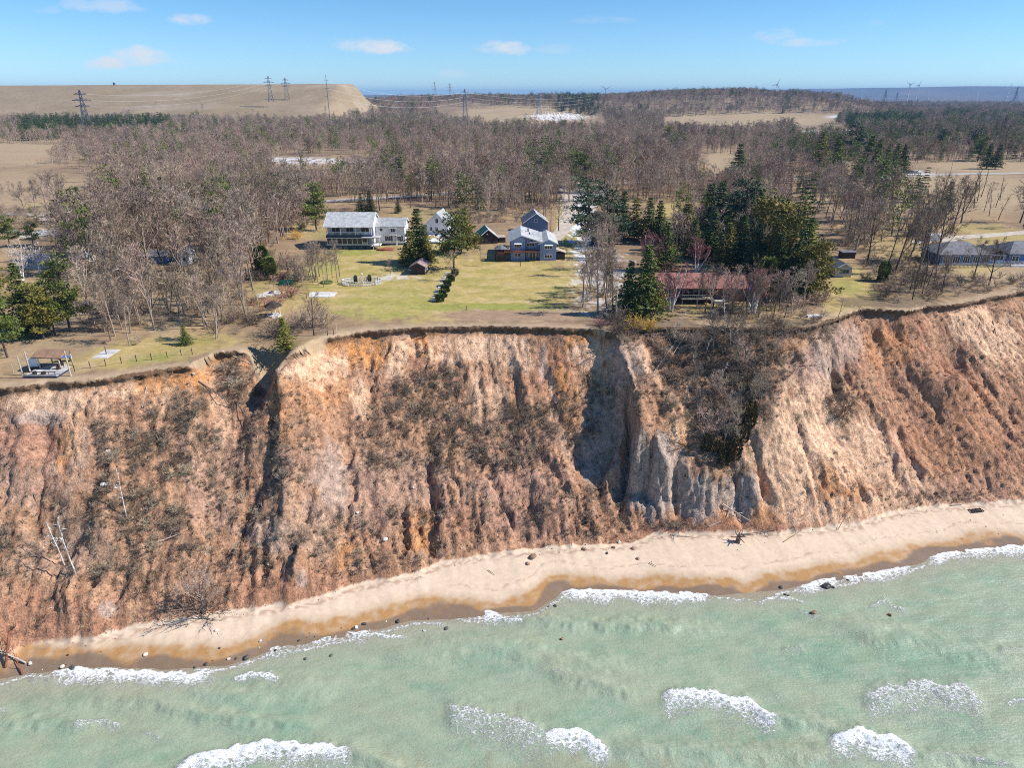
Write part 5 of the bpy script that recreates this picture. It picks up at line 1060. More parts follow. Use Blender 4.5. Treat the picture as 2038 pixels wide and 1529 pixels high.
MB().lathe([(.38, 0), (.38, .06)], 0, 0, 16).build('round_window', M['glass'], H_).matrix_local = Matrix.Translation((13.9, 4.6, 4.5)) @ Matrix.Rotation(R(90), 4, 'X')
window(H_, 16.4, 17.7, 3.6, 5.0, 4.6, 2); MB().box(15.9, 18.2, 3.9, 4.6, 4.95, 5.1).build('awning', M['trim'], H_); rail(H_, 16.0, 18.1, 3.95, 3.2, .8, .25); MB().box(16.0, 18.1, 3.9, 4.59, 3.1, 3.22).build('balcony_floor', M['trim'], H_)
window(H_, 15.3, 16.4, 1.5, 2.8, 4.6, 2, shutters=True); window(H_, 18.0, 19.2, 1.5, 2.8, 4.6, 2, shutters=True); window(H_, 7, 8.2, 3.0, 4.3, 20.2, 2, axis='y'); window(H_, 7, 8.2, 1, 2.2, 20.2, 2, axis='y')
MB().box(18.05, 18.2, 3.9, 4.05, -.3, 3.1).box(18.05, 18.2, 2.2, 2.35, -.3, 3.0).build('post', M['trim'], H_)
# white cottage
o = at_px(850, 466); H_ = empty('white_cottage', o, R(-8), 'small white cottage half hidden behind the tall spruce', 'house')
MB().house(0, 6.2, 0, 8, -.3, 3.2, 6.2, 'y').build('wall', M['white'], H_); roofpair(H_, 0, 6.2, 0, 8, 3.2, 6.2, 'y', 'roof_grey', over=.4); window(H_, 2.6, 3.6, 3.2, 4.6, 0, 1); window(H_, .8, 1.7, 1, 2.2, 0, 2); window(H_, 2.5, 3.4, 1, 2.2, 0, 2)
MB().box(-1.8, -.02, .5, 3.5, -.2, 2.0).build('porch', M['greige'], H_); MB().box(-2.0, .0, .3, 3.7, 2.0, 2.15).build('porch_roof', M['roof_tan'], H_)
# green roofed barn
o = at_px(953, 487); H_ = empty('green_roof_barn', o, R(10), 'dark brown barn with one green and one pale roof slope', 'barn')
MB().house(0, 5.2, 0, 6.5, -.3, 1.9, 4.0, 'y').build('wall', M['wood_dark'], H_); roofpair(H_, 0, 5.2, 0, 6.5, 1.9, 4.0, 'y', 'roof_green', 'roof_light', over=.35); MB().box(1.7, 3.5, -.05, -.005, 0, 1.8).build('door', M['wood_grey'], H_)
for f in H_.children:
    if f.name.startswith('door'): f.data.materials[0] = M['wood_dark']
MB().box(2.2, 2.6, -.07, -.02, 2.6, 2.95).build('vent', M['trim'], H_); MB().box(5.7, 7.6, 1, 4, -.2, 1.5).build('lean_to', M['wood_dark'], H_); MB().box(5.6, 7.8, .8, 4.2, 1.5, 1.66).build('lean_to_roof', M['roof_tan'], H_)
# blue house
o = at_px(1015, 519); H_ = empty('blue_house', o, 0, 'blue two storey house with grey gabled roofs and white awnings', 'house')
MB().prism([(0, -.4), (7.3, -.4), (7.3, 4.35), (6.3, 4.5), (2.7, 6.0), (0, 4.75)], 1.0, 12.5, 'y').build('wall', M['blue'], H_)
MB().prism([(.2, -.4), (3.7, -.4), (3.7, 5.5), (2.7, 6.0), (.2, 4.8)], .0, .997, 'y').build('wall', M['blue'], H_)
MB().house(7.35, 11.4, -.2, 11.5, -.4, 4.15, 5.15, 'y').build('wall', M['blue'], H_)
roofpair(H_, 0, 7.0, .2, 12.5, 4.85, 6.2, 'y', 'roof_light', 'roof_light', over=.5, asym=2.7); roofpair(H_, 7.35, 11.4, 0, 11.5, 4.3, 5.3, 'y', 'roof_light', over=.45)
MB().prism([(-.4, 4.6), (6.0, 5.9), (12, 4.6), (12, 4.75), (6.0, 6.05), (-.4, 4.75)], 5.0, 8.0, 'x').build('cross_roof', M['roof_light'], H_)
window(H_, 1.1, 2.8, 3.25, 4.25, 0, 3); window(H_, 4.1, 6.1, 3.35, 4.25, 1.0, 3); window(H_, 8.5, 10.4, 2.95, 3.9, -.2, 3); window(H_, 8.5, 10.4, .75, 1.6, -.2, 3); window(H_, 1.2, 2.6, 1.0, 1.9, 0, 2); window(H_, 4.9, 6.4, .05, 2.0, 1.0, 2); window(H_, 6.6, 7.2, .8, 2.0, 1.0, 1); window(H_, 4.0, 4.6, .8, 2.0, 1.0, 1)
for x0, x1, z, y in ((1.05, 2.85, 4.25, 0), (8.45, 10.5, 3.92, -.2)): MB().prism([(y - .7, z - .02), (y - .005, z - .02), (y - .005, z + .3)], x0, x1, 'x').build('awning', M['trim'], H_)
MB().box(-1.5, 3.6, -1.4, -.01, 2.35, 2.5).box(3.72, 7.33, -1.4, .99, 2.35, 2.5).build('deck', M['wood_red'], H_)
for x in (-1.3, 2.4, 7.1): MB().box(x, x + .15, -1.35, -1.2, -.3, 2.35).build('post', M['wood_dark'], H_)
rail(H_, 3.0, 7.3, -1.38, 2.5, .8, .3, 'wood_dark'); rail(H_, -1.4, 3.0, -1.38, 2.5, .5, .5, 'wood_red'); MB().box(3.75, 7.3, .98, .998, -.3, 2.3).build('painted_wall_shade', M['bluedk'], H_)  # under-deck shade painted as a thin darker panel on the recessed wall
MB().box(11.5, 13.6, .6, 3.0, -.3, 1.7).build('side_shed_wall', M['wood_dark'], H_); MB().prism([(11.42, 2.6), (13.9, 1.75), (13.9, 1.9), (11.42, 2.75)], .3, 3.4, 'y').build('side_shed_roof', M['roof_tan'], H_)
flue(H_, 4.4, 7.5, 5.4, 6.5, .4, 'steel', 'flue')
# gazebo on the deck of the blue house
x, y, z = at_px(998, 519); g_ = empty('deck_gazebo', (x, y, z), 0, 'octagonal gazebo with grey roof on a red brown raised deck', 'gazebo')
MB().lathe([(1.5, -.4), (1.5, .25)], 0, 0, 8).lathe([(1.55, 1.55), (1.55, 1.75)], 0, 0, 8).build('platform', M['wood_red'], g_)
MB().lathe([(1.9, 3.1), (.9, 3.75), (.05, 4.0)], 0, 0, 8).build('roof', M['roof_slate'], g_)
MB().lathe([(1.45, 1.75), (1.45, 2.5)], 0, 0, 8).build('side_panel', M['wood_red'], g_)
for i in range(8):
    a = math.pi / 4 * i; MB().tube((1.45 * math.cos(a), 1.45 * math.sin(a), -.3), (1.45 * math.cos(a), 1.45 * math.sin(a), 3.15), .07, n=4).build('post', M['wood_dark'], g_)
MB().box(-1.2, 1.2, -1.62, -1.5, .3, 1.5).box(-1.62, -1.5, -1.2, 1.2, .3, 1.5).build('skirt', M['wood_dark'], g_)
# blue garage
o = at_px(1043, 466); H_ = empty('blue_garage', o, R(4), 'tall blue gabled garage behind the blue house', 'garage')
MB().house(0, 7.0, 0, 8, -.4, 3.4, 5.9, 'y').build('wall', M['bluedk'], H_); roofpair(H_, 0, 7.0, 0, 8, 3.4, 5.9, 'y', 'roof_slate', 'roof_light', over=.4); window(H_, 3.0, 4.0, 3.4, 4.3, 0, 2, frame='trim')
# dark garden shed
o = at_px(819, 547); H_ = empty('garden_shed', o, R(-6), 'dark brown garden shed with faded pink roof beside the spruces', 'shed')
MB().house(0, 3.1, 0, 4.2, -.3, 1.9, 2.7, 'y').build('wall', M['wood_dark'], H_); roofpair(H_, 0, 3.1, 0, 4.2, 1.95, 2.75, 'y', 'roof_pink', over=.4, trim=False); window(H_, .6, 1.4, .7, 1.5, 3.1, 1, axis='y'); window(H_, 2.2, 3.0, .7, 1.5, 3.1, 1, axis='y'); MB().box(1.0, 1.9, -.06, -.004, 0, 1.7).build('door', M['wood_dark'], H_)
# red roofed house
o = at_px(1310, 602); H_ = empty('red_roof_house', o, 0, 'long low house with faded red roof behind the white birches', 'house')
MB().house(0, 10.4, 0, 7.5, -.4, 3.2, 4.7, 'x').build('wall', M['wood_dark'], H_); roofpair(H_, 0, 10.6, -.6, 7.5, 3.3, 5.0, 'x', 'roof_red', over=.6, trim=False)
MB().house(11.6, 17.2, 1.2, 7.5, -.4, 2.6, 3.9, 'x').build('wall', M['brick'], H_); roofpair(H_, 10.9, 17.3, .9, 7.5, 2.8, 4.3, 'x', 'roof_red', over=.5, trim=False)
MB().box(17.9, 20.6, 1.5, 6.5, -.4, 2.2).build('annex', M['greige'], H_); MB().box(17.6, 21, 1.2, 6.8, 2.2, 2.35).build('annex_roof', M['tarp'], H_)
for x0 in (1.0, 4.0, 6.8): window(H_, x0, x0 + 1.8, 1.3, 2.6, 0, 2, frame='steel')
window(H_, 13.0, 14.6, 1.0, 2.0, 1.2, 2); MB().box(10.45, 12.9, -.6, 1.15, -.2, .4).build('stoop', M['concrete'], H_); window(H_, 10.7, 11.4, .5, 2.2, 1.2, 1); MB().box(4.2, 10.4, -1.5, -.02, 1.0, 1.15).build('deck', M['wood_grey'], H_); rail(H_, 4.2, 10.4, -1.45, 1.15, .8, .4, 'wood_grey'); flue(H_, 10.6, 4.0, 3.5, 5.4, .6)
for x in (4.3, 7.2, 10.2): MB().box(x, x + .14, -1.45, -1.3, -.3, 1.0).build('post', M['wood_grey'], H_)
# little grey cabin
o = at_px(1661, 552); H_ = empty('grey_cabin', o, 0, 'small pale grey cabin with three windows at the lawn', 'cabin')
MB().house(0, 3.6, 0, 5.6, -.3, 2.0, 3.1, 'y').build('wall', M['greige'], H_); roofpair(H_, 0, 3.6, 0, 5.6, 2.05, 3.15, 'y', 'roof_slate', over=.35)
for x0 in (.95, 1.65, 2.35): window(H_, x0, x0 + .6, .9, 1.7, 0, 1, frame='steel_dark')
MB().box(-.05, -.004, 1.5, 2.5, 0, 1.8).build('door', M['wood_grey'], H_); MB().tube((1.8, -.1, 2.35), (1.8, -.1, 2.55), .07).build('lamp', M['steel_dark'], H_)
x, y, z = at_px(1676, 515); s_ = empty('black_shed', (x, y, z), 0, 'low black shed behind the grey cabin', 'shed'); MB().box(0, 3.2, 0, 2.4, -.3, 1.5).build('wall', M['wood_dark'], s_); MB().box(-.2, 3.4, -.2, 2.6, 1.5, 1.65).build('roof', M['roof_slate'], s_)
# blue ranch house
o = at_px(1892, 527); H_ = empty('blue_ranch_house', o, 0, 'long blue ranch house with hipped grey roof and white windows', 'house')
def hip(parent, x0, x1, y0, y1, z0, zr, rx0, rx1, m):
    ym = (y0 + y1) / 2; r = MB(); r.quad((x0, y0, z0), (x1, y0, z0), (rx1, ym, zr), (rx0, ym, zr)); r.quad((x1, y1, z0), (x0, y1, z0), (rx0, ym, zr), (rx1, ym, zr)); r.quad((x0, y1, z0), (x0, y0, z0), (rx0, ym, zr)); r.quad((x1, y0, z0), (x1, y1, z0), (rx1, ym, zr)); r.box(x0, x1, y0, y1, z0 - .16, z0 - .003)
    return r.build('roof', M[m], parent)
MB().box(-2.8, 9.0, 0, 8, -.4, 2.35).build('wall', M['ranchblue'], H_); MB().box(9.03, 13.4, .8, 8, -.4, 2.35).build('wall', M['white'], H_); MB().box(13.43, 24, -.2, 8, -.4, 2.6).build('wall', M['ranchblue'], H_)
MB().box(-2.9, 9.02, -.08, -.003, -.3, .4).box(13.43, 24, -.28, -.203, -.3, .4).build('skirting', M['trim'], H_)
hip(H_, -3.6, 9.5, -.6, 8.6, 2.52, 4.9, 1.2, 5.0, 'roof_slate'); hip(H_, 12.8, 25, -.9, 8.6, 2.78, 5.0, 16.5, 22, 'roof_slate'); MB().prism([(8.6, 2.5), (10.9, 3.5), (13.2, 2.5), (13.2, 2.66), (10.9, 3.66), (8.6, 2.66)], -.4, 7, 'y').build('entry_roof', M['roof_dark'], H_)
for x0 in (-2.2, .2, 2.6, 5.0, 7.1): window(H_, x0, x0 + 1.7, .45, 2.1, 0, 3)
window(H_, 9.8, 12.8, .9, 2.1, .8, 4); window(H_, 14.2, 15.8, .8, 2.2, -.2, 2); window(H_, 18, 20, .8, 2.2, -.2, 2); window(H_, 22, 23, .8, 2.2, -.2, 2)
MB().box(8.8, 13.3, -1.6, .795, -.3, .35).box(13.5, 24, -1.8, -.21, -.3, .25).build('deck', M['trim'], H_); rail(H_, 9, 18, -1.55, .35, .8, .3)
# yellow house far behind
o = at_px(1431, 381); H_ = empty('yellow_house', o, R(-4), 'cream house with brown roof and brick chimney above the grove', 'house')
MB().house(0, 3.6, 0, 8, -.4, 4.2, 6.0, 'y').build('wall', M['cream'], H_); roofpair(H_, 0, 3.6, 0, 8, 4.2, 6.0, 'y', 'roof_brown', over=.4); MB().house(-5.6, -.03, 2, 9, -.4, 3.4, 5.6, 'x').build('wall', M['cream'], H_); roofpair(H_, -5.8, 0, 2, 9, 3.4, 5.8, 'x', 'roof_brown', over=.4, trim=False)
window(H_, .8, 2.6, 1.8, 3.3, 0, 3); flue(H_, -1.2, 2.5, 3, 7.0, .8); MB().box(3.65, 7.0, .5, 4, -.4, 3.0).build('wing', M['cream'], H_); MB().box(3.6, 7.3, .3, 4.3, 3.0, 3.2).build('wing_roof', M['roof_light'], H_)
# further buildings
def simple_house(px, py, w, dpt, he, hr, wallm, roofm, label, name='farm_house', cat='house', axis='x', rz=0, wins=2):
    H_ = empty(name, at_px(px, py), rz, label, cat); MB().house(0, w, 0, dpt, -.4, he, hr, axis).build('wall', M[wallm], H_); roofpair(H_, 0, w, 0, dpt, he, hr, axis, roofm, over=.3, trim=False)
    for i in range(wins): window(H_, w * (i + .5) / wins - .45, w * (i + .5) / wins + .45, he * .35, he * .75, 0, 1)
    return H_
simple_house(1299, 377, 4.6, 6, 3.2, 5.2, 'white', 'roof_slate', 'white gabled house among trees by the road', axis='y'); simple_house(1745, 366, 6.5, 5, 2.4, 3.6, 'greige', 'roof_light', 'low grey farm building on the brown field', 'farm_building', 'barn')
simple_house(1964, 246, 16, 12, 5, 9, 'white', 'roof_light', 'white farmhouse with big roof among distant trees'); simple_house(1985, 240, 9, 10, 5, 9.5, 'white', 'roof_light', 'tall white wing behind the distant farmhouse', axis='y')
simple_house(48, 536, 5.5, 4, 1.8, 3.0, 'greige', 'roof_slate', 'grey roofed house behind the white sycamores'); simple_house(158, 530, 2.6, 3, 2.2, 3.0, 'white', 'roof_light', 'tiny white shed at the left woods', 'garden_shed', 'shed'); simple_house(285, 525, 6, 4, 1.8, 2.8, 'bluedk', 'roof_slate', 'dark blue house hidden in the left woods'); simple_house(350, 527, 3.2, 4, 2.6, 4.0, 'white', 'roof_light', 'white gable end glimpsed in the left woods', 'white_cottage', axis='y')
simple_house(795, 302, 9, 6, 3, 4.5, 'white', 'roof_light', 'small white house glimpsed in the far woods'); simple_house(112, 470, 5, 4, 2, 3, 'white', 'roof_light', 'white garage by the left yard drive', 'garage', 'garage'); simple_house(1848, 480, 3.2, 2, 1.6, 1.9, 'white', 'roof_light', 'white trailer beside the drive left of the blue ranch', 'trailer', 'trailer', wins=0)
for i, px in enumerate((1780, 1792, 1808, 1822)):
    x, y, z = at_px(px, 345); c_ = empty('parked_car', (x, y, z), R(5 * i), ['dark car parked by the distant road, leftmost', 'silver car parked second by the distant road', 'dark blue car parked third by the distant road', 'pale car parked last by the distant road'][i], 'car', 'cars parked by the distant road')
    MB().prism([(0, .35), (4.3, .35), (4.3, .9), (3.3, 1.0), (2.7, 1.45), (1.2, 1.45), (.5, 1.0), (0, .9)], 0, 1.7, 'y').build('body', M[['steel_dark', 'steel', 'navy', 'trim'][i]], c_)
    for wx in (.8, 3.4): MB().lathe([(.33, -.03), (.33, 1.76)], 0, 0, 10).build('wheel', M['steel_dark'], c_).matrix_local = Matrix.Translation((wx, 0, .33)) @ Matrix.Rotation(R(-90), 4, 'X')
x, y, z = at_px(1098, 373); c_ = empty('parked_car', (x, y, z), 0, 'dark car on the road at the driveway mouth', 'car'); MB().prism([(0, .35), (4.3, .35), (4.3, .9), (3.3, 1.0), (2.7, 1.45), (1.2, 1.45), (.5, 1.0), (0, .9)], 0, 1.7, 'y').build('body', M['steel_dark'], c_)
for wx in (.8, 3.4): MB().lathe([(.33, -.03), (.33, 1.76)], 0, 0, 10).build('wheel', M['wood_dark'], c_).matrix_local = Matrix.Translation((wx, 0, .33)) @ Matrix.Rotation(R(-90), 4, 'X')

# ------------------------------------------------------------------ garden things
# overlook deck and pavilion at the left edge
x0, y0, z0 = G(48, 753); o = empty('overlook_deck', (x0, y0, z0), 0, 'pale grey deck with tall posts at the bluff edge', 'deck')
for k in range(11): MB().box(0, 4.8, .02 + .3 * k, .30 + .3 * k, .28, .36).build('plank', M['flag'], o)
MB().box(0, 4.8, -.05, .015, -.5, .36).box(0, .1, .02, 3.2, -.4, .275).box(4.7, 4.8, .02, 3.2, -.4, .275).build('skirt', M['navy'], o)
rail(o, .05, 4.75, .05, .36, .6, .9, 'wood_dark')
for (a, b, h) in ((-.15, .1, 3.3), (.1, 1.4, 3.6), (6.4, .7, 4.0)): MB().tube((a, b, -.3), (a, b, h), .1, n=6).build('post', M['dead_wood'], o)
MB().tube((1.3, .6, .36), (1.3, .6, .8), .28, n=10).tube((2.6, .6, .36), (2.6, .6, .75), .3, n=10).build('table', M['wood_dark'], o)
x, y, z = G(56, 741); t = empty('hot_tub', (x, y, z), R(8), 'boxy tub with white lid tilted up on the deck', 'tub'); MB().box(0, 1.5, 0, 1.2, 0, .6).build('cabinet', M['wood_dark'], t); MB().box(.0, 1.3, .5, .6, .62, 1.9).build('lid', M['trim'], t)
x, y, z = G(80, 738); t = empty('pavilion', (x, y, z), R(-4), 'open pavilion with brown roof behind the overlook deck', 'pavilion')
for a in (0, 3.2):
    for b in (0, 2.6): MB().box(a, a + .14, b, b + .14, 0, 2.2).build('post', M['dead_wood'], t)
MB().prism([(-.4, 2.1), (1.4, 2.7), (3.2, 2.1), (3.2, 2.25), (1.4, 2.85), (-.4, 2.25)], -.6, 3.9, 'x').build('roof', M['roof_brown'], t)
strip('concrete_pad', [(88,740),(112,733),(134,727)], 3.4, M['concrete'], 'concrete pad beside the pavilion at the bluff edge', .08)
x, y, z = G(116, 722); t = empty('picnic_table', (x, y, z + .08), R(12), 'table under a crumpled blue tarp on the pad', 'table'); MB().box(0, 1.8, 0, .8, .62, .72).build('tarp', M['tarp'], t); MB().box(.1, .2, .1, .7, 0, .62).box(1.6, 1.7, .1, .7, 0, .62).build('leg', M['wood_dark'], t)
for (px, py, rz) in ((121, 735, .5), (126, 728, 2), (117, 741, 1)):
    x, y, z = G(px, py); t = empty('patio_chair', (x, y, z + .08), rz, {121: 'dark patio chair in the middle of the pad', 126: 'dark patio chair at the back of the pad', 117: 'dark patio chair nearest the edge on the pad'}[px], 'chair', 'dark chairs on the concrete pad')
    MB().box(0, .5, 0, .5, .4, .46).build('seat', M['wood_dark'], t); MB().box(0, .5, .46, .52, .46, .95).build('backrest', M['wood_dark'], t)
    for a in (.02, .42):
        for b in (.02, .42): MB().box(a, a + .05, b, b + .05, 0, .4).build('leg', M['wood_dark'], t)
# rope fence along the edge
FP = [(149,740),(180,733),(211,729),(242,724),(272,720),(302,717),(333,712),(361,708),(383,706)]
fo = empty('rope_fence', G(*FP[0]), 0, 'low post and rope fence along the bluff edge lawn', 'fence'); b0 = Vector(fo.location); prev = None
for p in FP:
    q = Vector(G(*p)) - b0; MB().tube(q + Vector((0, 0, -.2)), q + Vector((0, 0, 1.1)), .06, n=5).build('post', M['wood_dark'], fo)
    if prev is not None:
        m_ = (prev + q) / 2 + Vector((0, 0, .55)); MB().tube(prev + Vector((0, 0, .85)), m_, .025, n=3).tube(m_, q + Vector((0, 0, .85)), .025, n=3).build('rope', M['wood_grey'], fo)
    prev = q
for i, (px, py, h, m, lb) in enumerate([(212, 706, 1.3, 'wood_dark', 'lone dark post on the flagstones by the leaning birch'), (652, 668, 1.3, 'wood_dark', 'short dark post at the edge, left'), (664, 667, 1.2, 'wood_dark', 'short dark post at the edge, right'), (670, 664, 1.8, 'dead_wood', 'pale stake at the bluff edge'), (928, 618, .9, 'wood_dark', 'small dark stake at the brown plot'),
                                        (615, 548, 3.2, 'dead_wood', 'pale leaning pole above the patio'), (812, 494, 4.4, 'trim', 'white flagpole beside the white house bed'), (1036, 530, 1.4, 'wood_dark', 'bird feeder post before the blue house'), (27, 742, 1.4, 'dead_wood', 'pale stake at far left edge'), (1225, 640, 7, 'dead_wood', 'thin pale trunk at the lawn corner'),
                                        (1172, 585, 6, 'wood_pole', 'dark pole among trees right of lawn'), (1096, 460, 7, 'wood_pole', 'utility pole behind the blue garage'), (1890, 350, 9, 'wood_pole', 'thin utility pole on the brown field'), (1862, 352, 4, 'wood_pole', 'short pole by the distant road')]):
    x, y, z = G(px, py); tag(MB().tube((0, 0, -.2), (.02, 0, h), .07 if h < 2 else .1, .06, n=6).build('stake' if h < 3 else 'pole', M[m], None, loc=(x, y, z)), lb, 'post')
# stone steps
a_, b_ = Vector(G(893, 543)), Vector(G(866, 600)); so = empty('stone_steps', a_, 0, 'line of pale stone slabs stepping down beside the shrubs', 'steps')
for i in range(15):
    q = (b_ - a_) * (i / 14); w_ = 1.3 + .3 * math.sin(i * 2.1); MB().box(q.x - w_ * .7, q.x + w_ * .5, q.y - .28, q.y + .28, -.05, .14).build('slab', M['flag'], so)
for i, (px, py, r) in enumerate([(897, 560, .9), (890, 571, .8), (887, 582, 1.0), (881, 592, .9), (876, 600, .8), (905, 549, .8)]):
    x, y, z = G(px, py); T, K = cedar_meshes(700 + i, 1.4, .8, 500); tag(link('boxwood', mbmesh(K, 'boxwood', M['needle_dark']), None, (x, y, z)), ['dark boxwood at the second step', 'dark boxwood third along the steps', 'largest boxwood beside the steps', 'boxwood near the lower steps', 'boxwood at the foot of the steps', 'boxwood at the top of the steps'][i], 'shrub', 'boxwoods along the stone steps')
# white picket ring
x, y, z = G(720, 566); p_ = empty('picket_ring', (x, y, z), 0, 'ring of white picket panels round a planting on the lawn', 'garden fence')
for i in range(9):
    a = 2 * math.pi * i / 9; a2 = 2 * math.pi * (i + .86) / 9; A = Vector((4.3 * math.cos(a), 2.3 * math.sin(a), 0)); B = Vector((4.3 * math.cos(a2), 2.3 * math.sin(a2), 0)); mb = MB()
    mb.tube(A, A + Vector((0, 0, 1.25)), .12, n=4); mb.tube(A + Vector((0, 0, .95)), B + Vector((0, 0, .95)), .05, n=4); mb.tube(A + Vector((0, 0, .3)), B + Vector((0, 0, .3)), .05, n=4)
    for k in range(7): q = A.lerp(B, (k + .5) / 7); mb.tube(q + Vector((0, 0, .05)), q + Vector((0, 0, 1.05)), .08, n=4)
    mb.build('picket_panel', M['trim'], p_)
for (dx, dy, h, lb) in ((-1.5, 1.0, 1.7, 'dark cone juniper in the picket ring, left one'), (1.6, 1.0, 1.8, 'dark cone juniper in the picket ring, right one')): plant_at('cedar', x + dx, y + dy, h, lb, 'cone_juniper', None, 'shrub', z)
tag(MB().tube((0, 0, 0), (0, 0, 2.0), .06, n=5).lathe([(.2, 2.0), (.25, 2.2), (.05, 2.35)], n=6).build('garden_lamp', M['trim'], None, loc=(x + .1, y + .3, z)), 'white lamp standing in the middle of the picket ring', 'lamp')
# patios, fire ring, benches
def pad(name, px, py, rx, ry, label, m='flag', n=18, square=False):
    x, y, z = G(px, py); mb = MB()
    (mb.box(-rx, rx, -ry, ry, -.2, .08) if square else mb.lathe([(1, -.2), (1, .08)], 0, 0, n)); o = mb.build(name, M[m], None, loc=(x, y, z)); 
    if not square: o.scale = (rx, ry, 1)
    return tag(o, label, kind='structure')
pad('flagstone_patio', 632, 587, 3.6, 1.9, 'pale rectangular flagstone patio on the lawn', square=True); pad('fire_ring_patio', 541, 584, 1.8, 1.9, 'round pale gravel patio with a fire ring', 'concrete'); pad('landing_slab', 212, 705, 1.2, 2.0, 'pale slabs beneath the lone post', square=True)
x, y, z = G(541, 584); f_ = MB(); f_.lathe([(.5, .08), (.5, .4), (.38, .4), (.38, .12)], 0, 0, 12); tag(f_.build('fire_ring', M['steel_dark'], None, loc=(x, y, z)), 'dark steel fire ring on the round patio', 'fire ring')
x, y, z = G(512, 597); b_ = empty('garden_bench', (x, y, z), R(30), 'white slatted bench at the left end of the lawn', 'bench')
for k in range(4): MB().box(0, 1.8, .12 * k, .12 * k + .1, .45, .5).build('seat_slat', M['trim'], b_)
for k in range(3): MB().box(0, 1.8, .5, .54, .6 + .16 * k, .7 + .16 * k).build('back_slat', M['trim'], b_)
for a in (.05, 1.65): MB().box(a, a + .1, 0, .5, 0, .45).build('leg', M['trim'], b_)
x, y, z = G(546, 629); s_ = empty('garden_pavilion', (x, y, z), 0, 'little open pavilion with dark roof and pale posts', 'pavilion'); MB().lathe([(1.3, -.1), (1.3, .25)], 0, 0, 8).build('floor', M['flag'], s_)
for i in range(4): a = math.pi / 2 * i + .6; MB().tube((1.15 * math.cos(a), 1.15 * math.sin(a), 0), (1.15 * math.cos(a), 1.15 * math.sin(a), 2.0), .07, n=5).build('post', M['trim'], s_)
MB().lathe([(1.8, 1.95), (.06, 2.9)], 0, 0, 6).build('roof', M['wood_dark'], s_)
tag(MB().lathe([(1.35, 0), (1.3, .35), (.3, .45)], 0, 0, 16).build('round_hedge', M['needle_dark'], None, loc=G(650, 564)), 'flat dark green round hedge left of the picket ring', 'hedge'); tag(MB().prism([(-1, 0), (1.2, 0), (.6, .8), (-.4, .9)], -1.4, 1.4, 'x').build('covered_boat', M['roof_green'], None, loc=G(570, 566)), 'green covered mound by the thicket', 'cover')
# bed before the white house
x, y, z = G(800, 499); tag(MB().lathe([(1, 0), (1, .25), (.9, .3)], 0, 0, 20).build('garden_bed', M['rust'], None, loc=(x - 4.5, y + 1, z)), 'round rust brown planting bed before the white house', 'planting bed').scale = (2.2, 1.3, 1)
# fence before the ranch house
F0, F1 = Vector(G(1858, 536)), Vector(G(2060, 530)); fn = empty('picket_fence', F0, 0, 'weathered picket fence before the blue ranch house', 'fence'); L_ = (F1 - F0)
def pick(): return None
pm = MB(); pm.box(-.05, .05, -.02, .02, 0, 1.05); pme = bpy.data.meshes.new('picket'); pme.from_pydata(pm.v, [], pm.f); pme.materials.append(M['wood_grey'])
for i in range(78): q = L_ * (i / 77); e = link('picket', pme, fn, tuple(q))
for i in range(9): q = L_ * (i / 8); MB().tube(q + Vector((0, .08, -.2)), q + Vector((0, .08, 1.15)), .08, n=4).build('post', M['wood_grey'], fn)
MB().tube(Vector((0, .05, .8)), L_ + Vector((0, .05, .8)), .04, n=4).tube(Vector((0, .05, .3)), L_ + Vector((0, .05, .3)), .04, n=4).build('rail', M['wood_grey'], fn)
x, y, z = G(1606, 631); t = empty('rowing_boat', (x, y, z), R(8), 'small white upturned boat lying near the bluff edge', 'boat'); MB().prism([(-.45, 0), (.45, 0), (.3, .35), (-.3, .35)], 0, 2.6, 'x').prism([(-.3, 0), (.3, 0), (0, .3)], 2.6, 3.1, 'x').build('hull', M['trim'], t)

